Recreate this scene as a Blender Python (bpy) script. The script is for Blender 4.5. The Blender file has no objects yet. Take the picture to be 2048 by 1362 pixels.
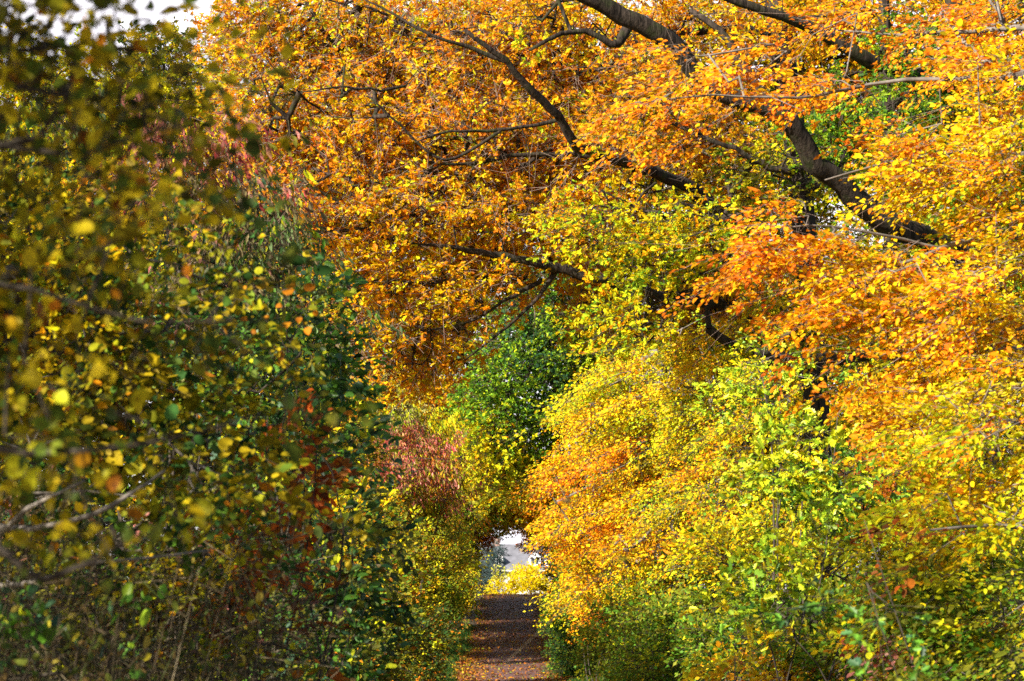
import bpy, bmesh, math
import numpy as np

rng = np.random.default_rng(11)
SC = bpy.context.scene
COL = SC.collection
UP = np.array([0.0, 0.0, 1.0])

# ------------------------------------------------------------------ camera frame
CAMZ = 1.7
F = 100.0 / 36.0 * 2048
TH = math.atan(549.0 / F)
CT, ST = math.cos(TH), math.sin(TH)


def P(X, Y, d):
    """world point seen at photo pixel (X, Y) when it stands d metres down the path"""
    u = (X - 1024.0) / F
    v = (681.0 - Y) / F
    s = d / (CT - v * ST)
    return np.array([u * s, d, CAMZ + (ST + v * CT) * s])


# ------------------------------------------------------------------ terrain profile
_prof = [(-60, 0.0), (0, 0.0), (40, -0.2), (83, P(0, 1362, 83)[2]), (104, P(0, 1318, 104)[2]),
         (125, P(0, 1281, 125)[2]), (150, P(0, 1231, 150)[2]), (168, P(0, 1198, 168)[2]),
         (176, P(0, 1189.5, 176)[2]), (186, P(0, 1189.5, 176)[2] + .02), (205, 2.4), (300, 1.0), (500, 0.0), (3000, -12.0)]
_py = np.arange(-60, 3000, 1.0)
_pz = np.interp(_py, [a for a, b in _prof], [b for a, b in _prof])
_k = np.ones(7) / 7.0
_pz[10:-10] = np.convolve(_pz, _k, 'same')[10:-10]


def ground_z(x, y):
    z = np.interp(y, _py, _pz)
    b = np.clip(np.abs(x) - 2.2, 0, 6)
    return z + 0.05 * b


# ------------------------------------------------------------------ materials
def new_mat(name):
    m = bpy.data.materials.new(name)
    m.use_nodes = True
    nt = m.node_tree
    nt.nodes.clear()
    out = nt.nodes.new('ShaderNodeOutputMaterial')
    return m, nt, out


def ramp(nt, stops):
    r = nt.nodes.new('ShaderNodeValToRGB')
    e = r.color_ramp.elements
    while len(e) < len(stops):
        e.new(0.5)
    for i, (p, c) in enumerate(stops):
        e[i].position = p
        e[i].color = (*c, 1)
    return r


def leaf_material(name, trans=0.47, spec=0.11, spots=0.0, rough=0.48):
    m, nt, out = new_mat(name)
    at = nt.nodes.new('ShaderNodeAttribute')
    at.attribute_name = 'tint'
    tc = nt.nodes.new('ShaderNodeTexCoord')
    nz = nt.nodes.new('ShaderNodeTexNoise')
    nz.inputs['Scale'].default_value = 38.0
    nz.inputs['Detail'].default_value = 3.0
    nt.links.new(tc.outputs['Object'], nz.inputs['Vector'])
    mr = nt.nodes.new('ShaderNodeMapRange')
    mr.inputs['From Min'].default_value = 0.3
    mr.inputs['From Max'].default_value = 0.7
    mr.inputs['To Min'].default_value = 0.78
    mr.inputs['To Max'].default_value = 1.16
    nt.links.new(nz.outputs['Fac'], mr.inputs['Value'])
    mul = nt.nodes.new('ShaderNodeVectorMath')
    mul.operation = 'SCALE'
    nt.links.new(at.outputs['Color'], mul.inputs[0])
    nt.links.new(mr.outputs['Result'], mul.inputs['Scale'])
    colour = mul.outputs['Vector']
    if spots > 0:
        n2 = nt.nodes.new('ShaderNodeTexNoise')
        n2.inputs['Scale'].default_value = 75.0
        nt.links.new(tc.outputs['Object'], n2.inputs['Vector'])
        rp = ramp(nt, [(0.60, (0, 0, 0)), (0.66, (spots, spots, spots))])
        nt.links.new(n2.outputs['Fac'], rp.inputs['Fac'])
        mx = nt.nodes.new('ShaderNodeMix')
        mx.data_type = 'RGBA'
        nt.links.new(rp.outputs['Color'], mx.inputs['Factor'])
        nt.links.new(colour, mx.inputs['A'])
        mx.inputs['B'].default_value = (0.10, 0.035, 0.01, 1)
        colour = mx.outputs['Result']
    pb = nt.nodes.new('ShaderNodeBsdfPrincipled')
    pb.inputs['Roughness'].default_value = rough
    pb.inputs['Specular IOR Level'].default_value = spec
    nt.links.new(colour, pb.inputs['Base Color'])
    tr = nt.nodes.new('ShaderNodeBsdfTranslucent')
    nt.links.new(colour, tr.inputs['Color'])
    mix = nt.nodes.new('ShaderNodeMixShader')
    mix.inputs['Fac'].default_value = trans
    nt.links.new(pb.outputs[0], mix.inputs[1])
    nt.links.new(tr.outputs[0], mix.inputs[2])
    nt.links.new(mix.outputs[0], out.inputs['Surface'])
    return m


def bark_material(name, c1, c2, scale=9.0, stretch=0.12, bump=0.6, moss=None):
    m, nt, out = new_mat(name)
    tc = nt.nodes.new('ShaderNodeTexCoord')
    mp = nt.nodes.new('ShaderNodeMapping')
    mp.inputs['Scale'].default_value = (1, 1, stretch)
    nt.links.new(tc.outputs['Object'], mp.inputs['Vector'])
    nz = nt.nodes.new('ShaderNodeTexNoise')
    nz.inputs['Scale'].default_value = scale
    nz.inputs['Detail'].default_value = 6
    nz.inputs['Roughness'].default_value = 0.65
    nt.links.new(mp.outputs[0], nz.inputs['Vector'])
    rp = ramp(nt, [(0.36, c1), (0.62, c2)])
    nt.links.new(nz.outputs['Fac'], rp.inputs['Fac'])
    colour = rp.outputs['Color']
    if moss:
        n2 = nt.nodes.new('ShaderNodeTexNoise')
        n2.inputs['Scale'].default_value = 3.2
        n2.inputs['Detail'].default_value = 5
        nt.links.new(tc.outputs['Object'], n2.inputs['Vector'])
        r2 = ramp(nt, [(0.52, (0, 0, 0)), (0.66, (.7, .7, .7))])
        nt.links.new(n2.outputs['Fac'], r2.inputs['Fac'])
        mx = nt.nodes.new('ShaderNodeMix')
        mx.data_type = 'RGBA'
        nt.links.new(r2.outputs['Color'], mx.inputs['Factor'])
        nt.links.new(colour, mx.inputs['A'])
        mx.inputs['B'].default_value = (*moss, 1)
        colour = mx.outputs['Result']
    pb = nt.nodes.new('ShaderNodeBsdfPrincipled')
    pb.inputs['Roughness'].default_value = 0.9
    pb.inputs['Specular IOR Level'].default_value = 0.15
    nt.links.new(colour, pb.inputs['Base Color'])
    bp = nt.nodes.new('ShaderNodeBump')
    bp.inputs['Strength'].default_value = bump
    bp.inputs['Distance'].default_value = 0.05
    nt.links.new(nz.outputs['Fac'], bp.inputs['Height'])
    nt.links.new(bp.outputs[0], pb.inputs['Normal'])
    nt.links.new(pb.outputs[0], out.inputs['Surface'])
    return m


def plain_material(name, c, rough=0.8, var=0.15, scale=4.0, spec=0.3):
    m, nt, out = new_mat(name)
    tc = nt.nodes.new('ShaderNodeTexCoord')
    nz = nt.nodes.new('ShaderNodeTexNoise')
    nz.inputs['Scale'].default_value = scale
    nz.inputs['Detail'].default_value = 5
    nt.links.new(tc.outputs['Object'], nz.inputs['Vector'])
    a = tuple(v * (1 - var) for v in c)
    b = tuple(min(1, v * (1 + var)) for v in c)
    rp = ramp(nt, [(0.3, a), (0.7, b)])
    nt.links.new(nz.outputs['Fac'], rp.inputs['Fac'])
    pb = nt.nodes.new('ShaderNodeBsdfPrincipled')
    pb.inputs['Roughness'].default_value = rough
    pb.inputs['Specular IOR Level'].default_value = spec
    nt.links.new(rp.outputs['Color'], pb.inputs['Base Color'])
    nt.links.new(pb.outputs[0], out.inputs['Surface'])
    return m


LEAF = leaf_material('leaf')
LEAF_SPOT = leaf_material('spotted_leaf', spots=0.8)
LEAF_GLOSS = leaf_material('glossy_leaf', trans=0.34, spec=0.32, rough=0.42)
LEAF_DRY = leaf_material('dry_leaf', trans=0.15, spec=0.2, rough=0.6)
BARK_OAK = bark_material('oak_bark', (0.010, 0.007, 0.005), (0.060, 0.045, 0.034), 14, 0.10, 0.9, (0.035, 0.042, 0.014))
BARK_BEECH = bark_material('beech_bark', (0.09, 0.075, 0.06), (0.22, 0.19, 0.16), 6, 0.5, 0.3)
BARK_SHRUB = bark_material('shrub_bark', (0.03, 0.024, 0.018), (0.09, 0.073, 0.055), 12, 0.3, 0.4)
TWIG_PALE = plain_material('pale_twig', (0.24, 0.17, 0.13), 0.7, 0.3, 6)
TWIG_DARK = plain_material('dark_twig', (0.055, 0.042, 0.032), 0.85, 0.4, 6)

# ------------------------------------------------------------------ palettes (leaf colours; dull, dim, shadegreen and olivegreen mixes darkened to imitate shade)
Yl = (0.93, 0.585, 0.008)
Yb = (0.95, 0.76, 0.025)
YG = (0.58, 0.58, 0.012)
LG = (0.34, 0.50, 0.02)
G = (0.10, 0.24, 0.018)
DG = (0.035, 0.095, 0.02)
BG = (0.05, 0.13, 0.06)
O = (0.92, 0.33, 0.006)
RO = (0.78, 0.19, 0.012)
BR = (0.62, 0.205, 0.012)
DB = (0.26, 0.10, 0.02)
CR = (0.55, 0.09, 0.08)
PK = (0.70, 0.26, 0.21)
OL = (0.24, 0.23, 0.018)
PALE = (0.55, 0.50, 0.16)
GB = (0.26, 0.20, 0.09)
PAL = {
    'gold': [(4, Yl), (2.4, O), (1.6, YG), (1.4, BR)],
    'rust': [(3.2, BR), (3.0, O), (2.6, Yl), (.3, RO), (1.3, YG), (.3, LG)],
    'rustgold': [(2.2, BR), (3.2, O), (3.4, Yl), (1.6, YG), (.3, LG)],
    'flame': [(4.6, O), (2.2, RO), (2.6, Yl), (.4, BR)],
    'ember': [(4, O), (2.6, RO), (1, BR), (2, Yl)],
    'yel': [(5.5, Yl), (1.6, Yb), (1.4, YG), (1.6, O), (.4, BR)],
    'lemon': [(4, Yb), (3, Yl), (2, YG)],
    'yg': [(4.6, YG), (3, Yl), (1.8, LG), (.4, O)],
    'lime': [(3.4, LG), (3, YG), (1.2, G), (1.0, Yl)],
    'green': [(4.5, G), (3, LG), (1, DG), (.7, YG)],
    'bgreen': [(3, G), (3, BG), (2, LG), (.6, YG)],
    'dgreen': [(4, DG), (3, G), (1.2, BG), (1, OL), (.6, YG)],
    'olive': [(4, OL), (2, YG), (2, G), (1, BR), (.8, Yl)],
    'olivegreen': [(3.4, OL), (2, (.20, .29, .02)), (3, G), (.7, YG), (.5, Yl)],
    'olivegold': [(3, OL), (2.5, YG), (2.5, Yl), (.8, O), (1, G)],
    'pink': [(3, CR), (3.4, PK), (2.2, OL), (1, (0.5, .25, .1)), (.8, BR)],
    'pinkbrown': [(2, PK), (2, BR), (3, OL), (1, CR), (1, YG)],
    'copper': [(4, (.50, .10, .012)), (4, (.44, .15, .016)), (3, (.18, .06, .015)), (.4, O)],
    'greybrown': [(4, GB), (2, BG), (2, OL), (1, PK)],
    'greygreen': [(4, (0.16, .24, .09)), (2, GB), (2, G), (1, YG)],
    'pale': [(4, PALE), (3, YG), (1, LG), (1, GB)],
    'limegold': [(3, Yl), (3, YG), (2.4, LG), (.8, G), (1, O)],
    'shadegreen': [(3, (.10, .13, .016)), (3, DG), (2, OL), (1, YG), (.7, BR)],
    'dull': [(5.0, (0.62, .46, .012)), (2.4, (.36, .34, .012)), (2.0, (0.08, .12, .012)), (1, (.04, .07, .012)), (.6, BR)],
    'dim': [(3, (.05, .085, .014)), (2, (.09, .12, .012)), (1.2, (.30, .24, .012))],
    'dullyel': [(4, (0.46, .33, .010)), (2.2, (.34, .33, .012)), (2.2, (.08, .16, .016)), (1.8, DG), (.4, BR)],
    'spruce': [(3, (0.10, .16, .15)), (2, (0.14, .20, .20)), (1, (.07, .12, .10))],  # blue grey stands in for distance haze on the far conifer
    'brightyel': [(6, (0.95, .72, .01)), (1, Yl)],
}


def pick(pal, n):
    w = np.array([a for a, b in PAL[pal]], float)
    c = np.array([b for a, b in PAL[pal]], float)
    return c[rng.choice(len(w), n, p=w / w.sum())]


# ------------------------------------------------------------------ mesh plumbing
def link(o, parent=None):
    COL.objects.link(o)
    if parent is not None:
        o.parent = parent
        o.location = [-v for v in parent.location]
    return o


def mesh_obj(name, V, loops, totals, mat, parent=None, tint=None, smooth=True):
    me = bpy.data.meshes.new(name)
    V = np.ascontiguousarray(V, dtype=np.float32)
    loops = np.ascontiguousarray(loops, dtype=np.int32)
    totals = np.ascontiguousarray(totals, dtype=np.int32)
    starts = np.concatenate([[0], np.cumsum(totals)[:-1]]).astype(np.int32)
    me.vertices.add(len(V))
    me.vertices.foreach_set('co', V.ravel())
    me.loops.add(len(loops))
    me.loops.foreach_set('vertex_index', loops)
    me.polygons.add(len(totals))
    me.polygons.foreach_set('loop_start', starts)
    me.polygons.foreach_set('loop_total', totals)
    if smooth:
        me.polygons.foreach_set('use_smooth', np.ones(len(totals), dtype=bool))
    me.update(calc_edges=True)
    if tint is not None:
        a = me.attributes.new('tint', 'FLOAT_COLOR', 'POINT')
        c = np.ones((len(V), 4), np.float32)
        c[:, :3] = tint
        a.data.foreach_set('color', c.ravel())
    me.materials.append(mat)
    return link(bpy.data.objects.new(name, me), parent)


def norm(a):
    return a / np.maximum(np.linalg.norm(a, axis=-1, keepdims=True), 1e-9)


def empty(name, loc, label, cat, group=None):
    o = bpy.data.objects.new(name, None)
    o.location = [float(v) for v in loc]
    o.empty_display_size = 0.3
    COL.objects.link(o)
    o['label'] = label
    o['category'] = cat
    if group:
        o['group'] = group
    return o


# leaf outlines: (x = across, y = along, z = fold); two faces share the midrib
def T(verts, faces):
    return np.array(verts, float), faces


TEMPL = {
    'ovate': T([(0, 0, 0), (0, 1, -.05), (-.36, .80, .07), (-.5, .42, .10), (-.34, .12, .05),
                (.34, .12, .05), (.5, .42, .10), (.36, .80, .07), (0, .5, -.04)],
               [(0, 8, 3, 4), (8, 1, 2, 3), (0, 5, 6, 8), (8, 6, 7, 1)]),
    'diamond': T([(0, 0, 0), (0, 1, -.03), (-.5, .46, .09), (.5, .46, .09)], [(0, 1, 2), (0, 3, 1)]),
    'lance': T([(0, 0, 0), (0, 1, -.18), (-.45, .35, .08), (-.4, .68, .0), (.45, .35, .08), (.4, .68, .0), (0, .5, -.02)],
               [(0, 6, 2), (6, 1, 3, 2), (0, 4, 6), (6, 4, 5, 1)]),
    'oak': T([(0, 0, 0), (0, 1, -.06),
              (-.30, .90, .03), (-.20, .76, .03), (-.52, .66, .08), (-.24, .50, .04), (-.44, .36, .07), (-.14, .20, .02),
              (.30, .90, .03), (.20, .76, .03), (.52, .66, .08), (.24, .50, .04), (.44, .36, .07), (.14, .20, .02)],
             [(0, 1, 2, 3, 4, 5, 6, 7), (0, 13, 12, 11, 10, 9, 8, 1)]),
}


def leaves_arrays(pos, d, n, size, width, tint, tmpl):
    tv, tf = TEMPL[tmpl]
    d = norm(d)
    n = norm(n - (n * d).sum(1, keepdims=True) * d)
    s = np.cross(d, n)
    N = len(pos)
    curl = rng.normal(1.0, 0.9, N)
    V = (pos[:, None, :]
         + (size * width)[:, None, None] * tv[None, :, 0:1] * s[:, None, :]
         + size[:, None, None] * tv[None, :, 1:2] * d[:, None, :]
         + (size * curl)[:, None, None] * tv[None, :, 2:3] * n[:, None, :])
    k = len(tv)
    fl = np.concatenate([np.array(f) for f in tf])
    loops = (np.arange(N)[:, None] * k + fl[None, :]).ravel()
    totals = np.tile(np.array([len(f) for f in tf]), N)
    return V.reshape(-1, 3), loops, totals, np.repeat(tint, k, axis=0)


def tubes(p0, p1, r0, r1, k):
    """one open tapered tube per edge"""
    d = norm(p1 - p0)
    ref = np.where(np.abs(d[:, 2:3]) > .9, np.array([[1.0, 0, 0]]), np.array([[0, 0, 1.0]]))
    a = norm(np.cross(d, ref))
    b = np.cross(d, a)
    ang = np.arange(k) / k * 2 * np.pi
    ring = a[:, None, :] * np.cos(ang)[None, :, None] + b[:, None, :] * np.sin(ang)[None, :, None]
    V = np.concatenate([p0[:, None] + ring * r0[:, None, None], p1[:, None] + ring * r1[:, None, None]], 1)
    i = np.arange(k)
    j = (i + 1) % k
    q = np.stack([i, j, j + k, i + k], 1).ravel()
    loops = (np.arange(len(p0))[:, None] * 2 * k + q[None, :]).ravel()
    return V.reshape(-1, 3), loops, np.full(len(p0) * k, 4)


def join(parts):
    V, L, Tt, o = [], [], [], 0
    for v, l, t in parts:
        V.append(v)
        L.append(l + o)
        Tt.append(t)
        o += len(v)
    return np.concatenate(V), np.concatenate(L), np.concatenate(Tt)


def smooth_line(pts, rad, step):
    """Catmull-Rom through the given points"""
    pts = np.array(pts, float)
    rad = np.array(rad, float)
    q = np.vstack([2 * pts[0] - pts[1], pts, 2 * pts[-1] - pts[-2]])
    out, ro = [], []
    for i in range(len(pts) - 1):
        a, b, c, d = q[i:i + 4]
        m = max(2, int(np.linalg.norm(c - b) / step))
        for t in np.arange(m) / m:
            out.append(.5 * (2 * b + (c - a) * t + (2 * a - 5 * b + 4 * c - d) * t * t + (3 * b - a - 3 * c + d) * t ** 3))
            ro.append(rad[i] * (1 - t) + rad[i + 1] * t)
    out.append(pts[-1])
    ro.append(rad[-1])
    return np.array(out), np.array(ro)


def sweep(pts, rad, k=14, rough=0.10, ridges=0):
    """one continuous tapered limb with knobbly bark"""
    n = len(pts)
    tan = norm(np.gradient(pts, axis=0))
    ref = np.array([0.3, 1.0, 0.2])
    V = []
    ph = rng.uniform(0, 6.28, 6)
    ang = np.arange(k) / k * 2 * np.pi
    s = np.concatenate([[0], np.cumsum(np.linalg.norm(np.diff(pts, axis=0), axis=1))])
    rid = rng.normal(0, 1, k)
    for i in range(n):
        a = norm(np.cross(tan[i], ref))
        b = np.cross(tan[i], a)
        lump = 1 + rough * (np.sin(2 * ang + ph[0] + s[i] * 1.7 / max(rad[0], .02) * .12) * .6
                            + np.sin(3 * ang + ph[1] - s[i] * .3 / max(rad[0], .02)) * .5 + rng.normal(0, .35, k))
        if ridges:
            lump = lump + ridges * (rid + 0.4 * np.roll(rid, int(s[i] * 1.3) % 3)) * .7
        V.append(pts[i] + (a[None] * np.cos(ang)[:, None] + b[None] * np.sin(ang)[:, None]) * (rad[i] * lump)[:, None])
    V = np.array(V).reshape(-1, 3)
    i = np.arange(n - 1)[:, None] * k + np.arange(k)[None]
    j = np.arange(n - 1)[:, None] * k + (np.arange(k)[None] + 1) % k
    q = np.stack([i, j, j + k, i + k], -1).reshape(-1)
    cap = np.arange(k)[::-1] + (n - 1) * k
    return V, np.concatenate([q, cap[::-1]]), np.concatenate([np.full((n - 1) * k, 4), [k]])


# ------------------------------------------------------------------ sprays: leafy twigs
# L twig length, n leaves, w half width of the fan, size leaf length, wid width/length
KIND = {
    'beech': dict(L=.58, n=42, w=.24, size=.068, wid=.60, tm='ovate', flat=.018, droop=.10, njit=.30, out=.55, hang=.14),
    'beechfar': dict(L=.95, n=46, w=.36, size=.095, wid=.66, tm='diamond', flat=.03, droop=.16, njit=.45, out=.75, hang=.12),
    'hornbeam': dict(L=.55, n=40, w=.22, size=.072, wid=.62, tm='diamond', flat=.06, droop=.08, njit=.75, out=.75, hang=.15),
    'oak': dict(L=.60, n=44, w=.30, size=.095, wid=.58, tm='oak', flat=.08, droop=.06, njit=.75, ros=6, hang=.10),
    'oakfar': dict(L=.9, n=40, w=.42, size=.14, wid=.62, tm='diamond', flat=.12, droop=.08, njit=.8, ros=6, hang=.12),
    'hazel': dict(L=.34, n=13, w=.13, size=.078, wid=.80, tm='ovate', flat=.04, droop=.10, njit=.75, out=.8, hang=.30),
    'dogwood': dict(L=.55, n=26, w=.20, size=.080, wid=.52, tm='ovate', flat=.06, droop=.10, njit=.8, out=.8, hang=.35),
    'spindle': dict(L=.55, n=30, w=.20, size=.085, wid=.34, tm='lance', flat=.06, droop=.05, njit=1.2, out=.4, hang=1.6),
    'yellow': dict(L=.5, n=26, w=.18, size=.058, wid=.72, tm='ovate', flat=.04, droop=.10, njit=.8, out=.8, hang=.25),
    'spruce': dict(L=1.0, n=60, w=.40, size=.20, wid=.16, tm='diamond', flat=.08, droop=.25, njit=.8, out=.7, hang=.2),
}
SUNV = np.array([-0.62, -0.62, 0.48])
SUNV = SUNV / np.linalg.norm(SUNV)


def spray_leaves(kind, o, d, up, pal_of, pals):
    k = KIND[kind]
    S, n = len(o), k['n']
    d = norm(d)
    up = norm(up - (up * d).sum(1, keepdims=True) * d)
    side = np.cross(d, up)
    # spray base colours
    base = np.zeros((S, 3))
    for i, p in enumerate(pals):
        m = pal_of == i
        base[m] = pick(p, m.sum())
    sc = rng.lognormal(0, .18, S)
    L = k['L'] * sc
    sgn = np.where(np.arange(n)[None] % 2 == 0, 1.0, -1.0) * np.ones((S, 1))
    if 'ros' in k:
        R = k['ros']
        ct = np.concatenate([rng.uniform(.25, .95, (S, R - 1)), np.ones((S, 1))], 1)
        cq = rng.uniform(-1, 1, (S, R)) * (1.1 - .6 * ct)
        cz = rng.normal(0, 1, (S, R))
        ri = rng.integers(0, R, (S, n))
        t = np.take_along_axis(ct, ri, 1) + rng.normal(0, .03, (S, n))
        q = np.take_along_axis(cq, ri, 1)
        h = np.take_along_axis(cz, ri, 1) * k['flat']
        az = rng.uniform(0, 2 * np.pi, (S, n))
        la, lb = np.cos(az), np.sin(az)
        ld = (d[:, None] * (la + .45)[..., None] + side[:, None] * (lb + .3 * np.sign(q))[..., None]
              + up[:, None] * rng.normal(.05, .45, (S, n))[..., None])
    else:
        t = rng.beta(1.5, 1.15, (S, n))
        q = sgn * rng.uniform(.02, 1, (S, n)) * (1.05 - .75 * t ** 1.5)
        h = rng.normal(0, 1, (S, n)) * k['flat']
        ld = (d[:, None] * .75 + side[:, None] * (sgn * k['out'])[..., None] + rng.normal(0, .24, (S, n, 3)))
    along = t * L[:, None] + np.abs(q) * k['w'] * .5
    pos = (o[:, None] + d[:, None] * along[..., None] + side[:, None] * (q * k['w'] * sc[:, None])[..., None]
           + up[:, None] * h[..., None])
    pos[..., 2] -= k['droop'] * (t ** 2 * L[:, None] / k['L'] + .5 * q ** 2)
    ld[..., 2] -= k['hang']
    ln = up[:, None] + rng.normal(0, k['njit'], (S, n, 3))
    size = k['size'] * rng.lognormal(-.03, .30, (S, n)) * (1.08 - .25 * t)
    wid = k['wid'] * rng.lognormal(0, .12, (S, n))
    # leaf colours: mostly the twig's colour, some strays
    col = np.repeat(base[:, None], n, 1)
    for i, p in enumerate(pals):
        m = pal_of == i
        if m.sum():
            fresh = pick(p, int(m.sum()) * n).reshape(-1, n, 3)
            use = rng.random((int(m.sum()), n, 1)) < .56
            col[m] = np.where(use, fresh, col[m])
    other = np.roll(col, 1, axis=1)
    f = rng.uniform(0, .35, (S, n, 1))
    col = col * (1 - f) + other * f
    col = col * rng.lognormal(-.03, .30, (S, n, 1))
    col = np.clip(col, 0.002, .97)
    # fine twigs
    e0, e1 = [], []
    tt = np.array([0, .35, .7, 1.0])
    pts = o[:, None] + d[:, None] * (tt[None, :, None] * L[:, None, None])
    pts[..., 2] -= k['droop'] * tt[None] ** 2
    for i in range(3):
        e0.append(pts[:, i])
        e1.append(pts[:, i + 1])
    for j, tb in enumerate((.15, .35, .55, .75)):
        b = o + d * (tb * L)[:, None]
        b[:, 2] -= k['droop'] * tb ** 2
        ww = k['w'] * sc * (1.05 - .75 * tb ** 1.5) * .9
        s_ = (1 if j % 2 else -1)
        e = b + side * (s_ * ww)[:, None] + d * (ww * .55)[:, None] + rng.normal(0, .02, (S, 3))
        e[:, 2] -= k['droop'] * .4
        e0.append(b)
        e1.append(e)
    return (pos.reshape(-1, 3), ld.reshape(-1, 3), ln.reshape(-1, 3), size.ravel(), wid.ravel(), col.reshape(-1, 3),
            np.concatenate(e0), np.concatenate(e1))


def M(X, Y, rX, rY, d, rd, pal, lai=3.0):
    return (X, Y, rX, rY, d, rd, pal, lai)


def plant(name, label, cat, base, masses, kind, group=None, trunk=None, limbs=(), bark=None, twig=None, leafmat=None,
          bias=(0, 0, 0), biasw=.6, upv=None, stem_r=.018, tr=.0045, stems=3, twig_r=.0035, edge=.45, scale=1.0, dens=None, dz=1.0, lay=0, fwd=0.0, worlds=(), bare=0.0, ragged=.42, tilt=0.0, slim=1.0, sun_tilt=.55,
          shell=.45, keep=None):
    """a tree or shrub: Empty at the root > trunk, branch..., twig work, crown of leaves"""
    bark = bark or BARK_SHRUB
    twig = twig or TWIG_DARK
    leafmat = leafmat or LEAF
    bx, by = base[0] * dz, base[1] * dz
    root = empty(name, (bx, by, float(ground_z(bx, by))), label, cat, group)
    base_p = np.array([bx, by, float(ground_z(bx, by)) - .1])
    k = KIND[kind]
    dens = dens or DENS.get(kind, 1.9)
    nodes, nrad = [], []
    if trunk is not None:
        pts = [base_p] + [P(t[0], t[1], t[2] * dz) for t in trunk]
        rr = [trunk[0][3] * trunk[0][2] * dz / F * 1.35] + [t[3] * t[2] * dz / F for t in trunk]
        p, r = smooth_line(pts, rr, .35)
        mesh_obj('trunk', *sweep(p, r, 28, .05, .05), bark, root)
        nodes += list(p[len(p) // 4:])
    for lb in limbs:
        ff = fwd if lb[0][3] >= 13 else 0
        p, r = smooth_line([P(t[0], t[1], t[2] * dz - ff * min(1, i / 2)) for i, t in enumerate(lb)], [t[3] * t[2] * dz / F * slim for t in lb], .25)
        p[1:-1] += rng.normal(0, .02, (len(p) - 2, 3)) * np.minimum(1, r[1:-1, None] / .05)
        mesh_obj('branch', *sweep(p, r, 12, .12), bark, root)
        nodes += list(p)
    # sample the twig origins
    O_, pal_of, pals = [], [], []
    cents = []
    vols = [(P(X, Y, d * dz), rX * d * dz / F, rd * dz, rY * d * dz / F, pal, lai, True) for (X, Y, rX, rY, d, rd, pal, lai) in masses]
    vols += [(np.array(c, float), r[0], r[1], r[2], pal, lai, False) for (c, r, pal, lai) in worlds]
    bv = np.array(bias, float)
    for (c, ax, rd, az, pal, lai, seen) in vols:
        if seen:
            c = c - bv * (biasw * .5 * k['L'])
        cents.append(c)
        la = k['size'] ** 2 * k['wid'] * .62 * scale ** 2
        n = max(2, int(math.pi * ax * az * lai * dens / (la * k['n'])))
        u = norm(rng.normal(0, 1, (n, 3)))
        f1, f2 = rng.normal(0, 2.2, (3, 3)), rng.normal(0, 4.5, (3, 3))
        lob = (np.sin(u @ f1 + rng.uniform(0, 6, 3)).sum(1) * .28 + np.sin(u @ f2 + rng.uniform(0, 6, 3)).sum(1) * .2)
        u = u * (rng.random((n, 1)) ** shell) * (1 + ragged * lob[:, None])
        q = c + u * np.array([ax, rd, az])
        if tilt:
            q[:, 2] += tilt * (q[:, 0] - c[0])
        if lay:
            # shelves of foliage that slope down towards the branch tips
            h = q[:, 2] - .42 * q[:, 0] * (1 if bv[0] < 0 else -1) + .5 * np.sin(q[:, 1] * 1.3 + c[0])
            q[:, 2] += (np.round(h / lay) * lay - h) * .9 + rng.normal(0, .05 * lay, len(q))
        if seen:
            q = q[q[:, 1] > 4.5]
        q = q[(q[:, 2] > ground_z(q[:, 0], q[:, 1]) + .15)]
        if keep is not None:
            q = q[keep(q) & keep(q + norm(bv) * k['L'] * .75)]
        O_.append(q)
        if pal not in pals:
            pals.append(pal)
        pal_of.append(np.full(len(q), pals.index(pal)))
    O_ = np.concatenate(O_)
    pal_of = np.concatenate(pal_of)
    if trunk is None:
        for i, c in enumerate(cents):
            for s in range(stems if len(cents) < 4 else 1):
                c2 = c + rng.normal(0, .25, 3)
                b = base_p + np.array([rng.normal(0, .2), rng.normal(0, .2), 0])
                mid = b * .45 + c2 * .55 + np.array([0, 0, .15 * np.linalg.norm(c2 - b)]) * rng.uniform(.3, 1) + rng.normal(0, .2, 3)
                p, r = smooth_line([b, b * .7 + mid * .3 + rng.normal(0, .06, 3), mid, c2], [stem_r * 1.2, stem_r, stem_r * .7, stem_r * .35], .3)
                mesh_obj('stem', *sweep(p, r, 7, .12), bark, root)
                nodes += list(p[len(p) // 4:])
    # join every twig to the nearest wood
    nb = len(nodes)
    cap = nb + len(O_) * 12 + 10
    N = np.zeros((cap, 3))
    N[:nb] = np.array(nodes)
    par = np.full(cap, -1)
    cnt = nb
    d0 = np.min(np.linalg.norm(O_[:, None, :] - N[None, :nb:3, :], axis=2), axis=1)
    order = np.argsort(d0)
    od = np.zeros_like(O_)
    load = np.zeros(cap)
    for i in order:
        o = O_[i]
        j = int(np.argmin(((N[:cnt] - o) ** 2).sum(1)))
        a = N[j]
        ln = np.linalg.norm(o - a)
        m = min(10, max(1, int(ln / edge)))
        prev = j
        bow = rng.normal(0, .07, 3) * ln
        bow[2] += .06 * ln
        for s in range(1, m + 1):
            t = s / m
            N[cnt] = a * (1 - t) + o * t + bow * math.sin(math.pi * t) + (rng.normal(0, .02, 3) if s < m else 0)
            par[cnt] = prev
            prev = cnt
            cnt += 1
        load[prev] += 1
        od[i] = (o - a) / max(ln, 1e-6)
    for i in range(cnt - 1, nb - 1, -1):
        load[par[i]] += load[i]
    rad = tr * np.maximum(load, 1) ** .42
    idx = np.arange(nb, cnt)
    p1, p0 = N[idx], N[par[idx]]
    r1 = rad[idx]
    r0 = np.minimum(np.where(par[idx] < nb, r1 * 1.15, rad[par[idx]]), r1 * 1.6)
    big = r1 > tr * 3.0
    wood = []
    if big.any():
        wood.append(tubes(p0[big], p1[big] + (p1 - p0)[big] * .06, r0[big], r1[big], 7))
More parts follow.
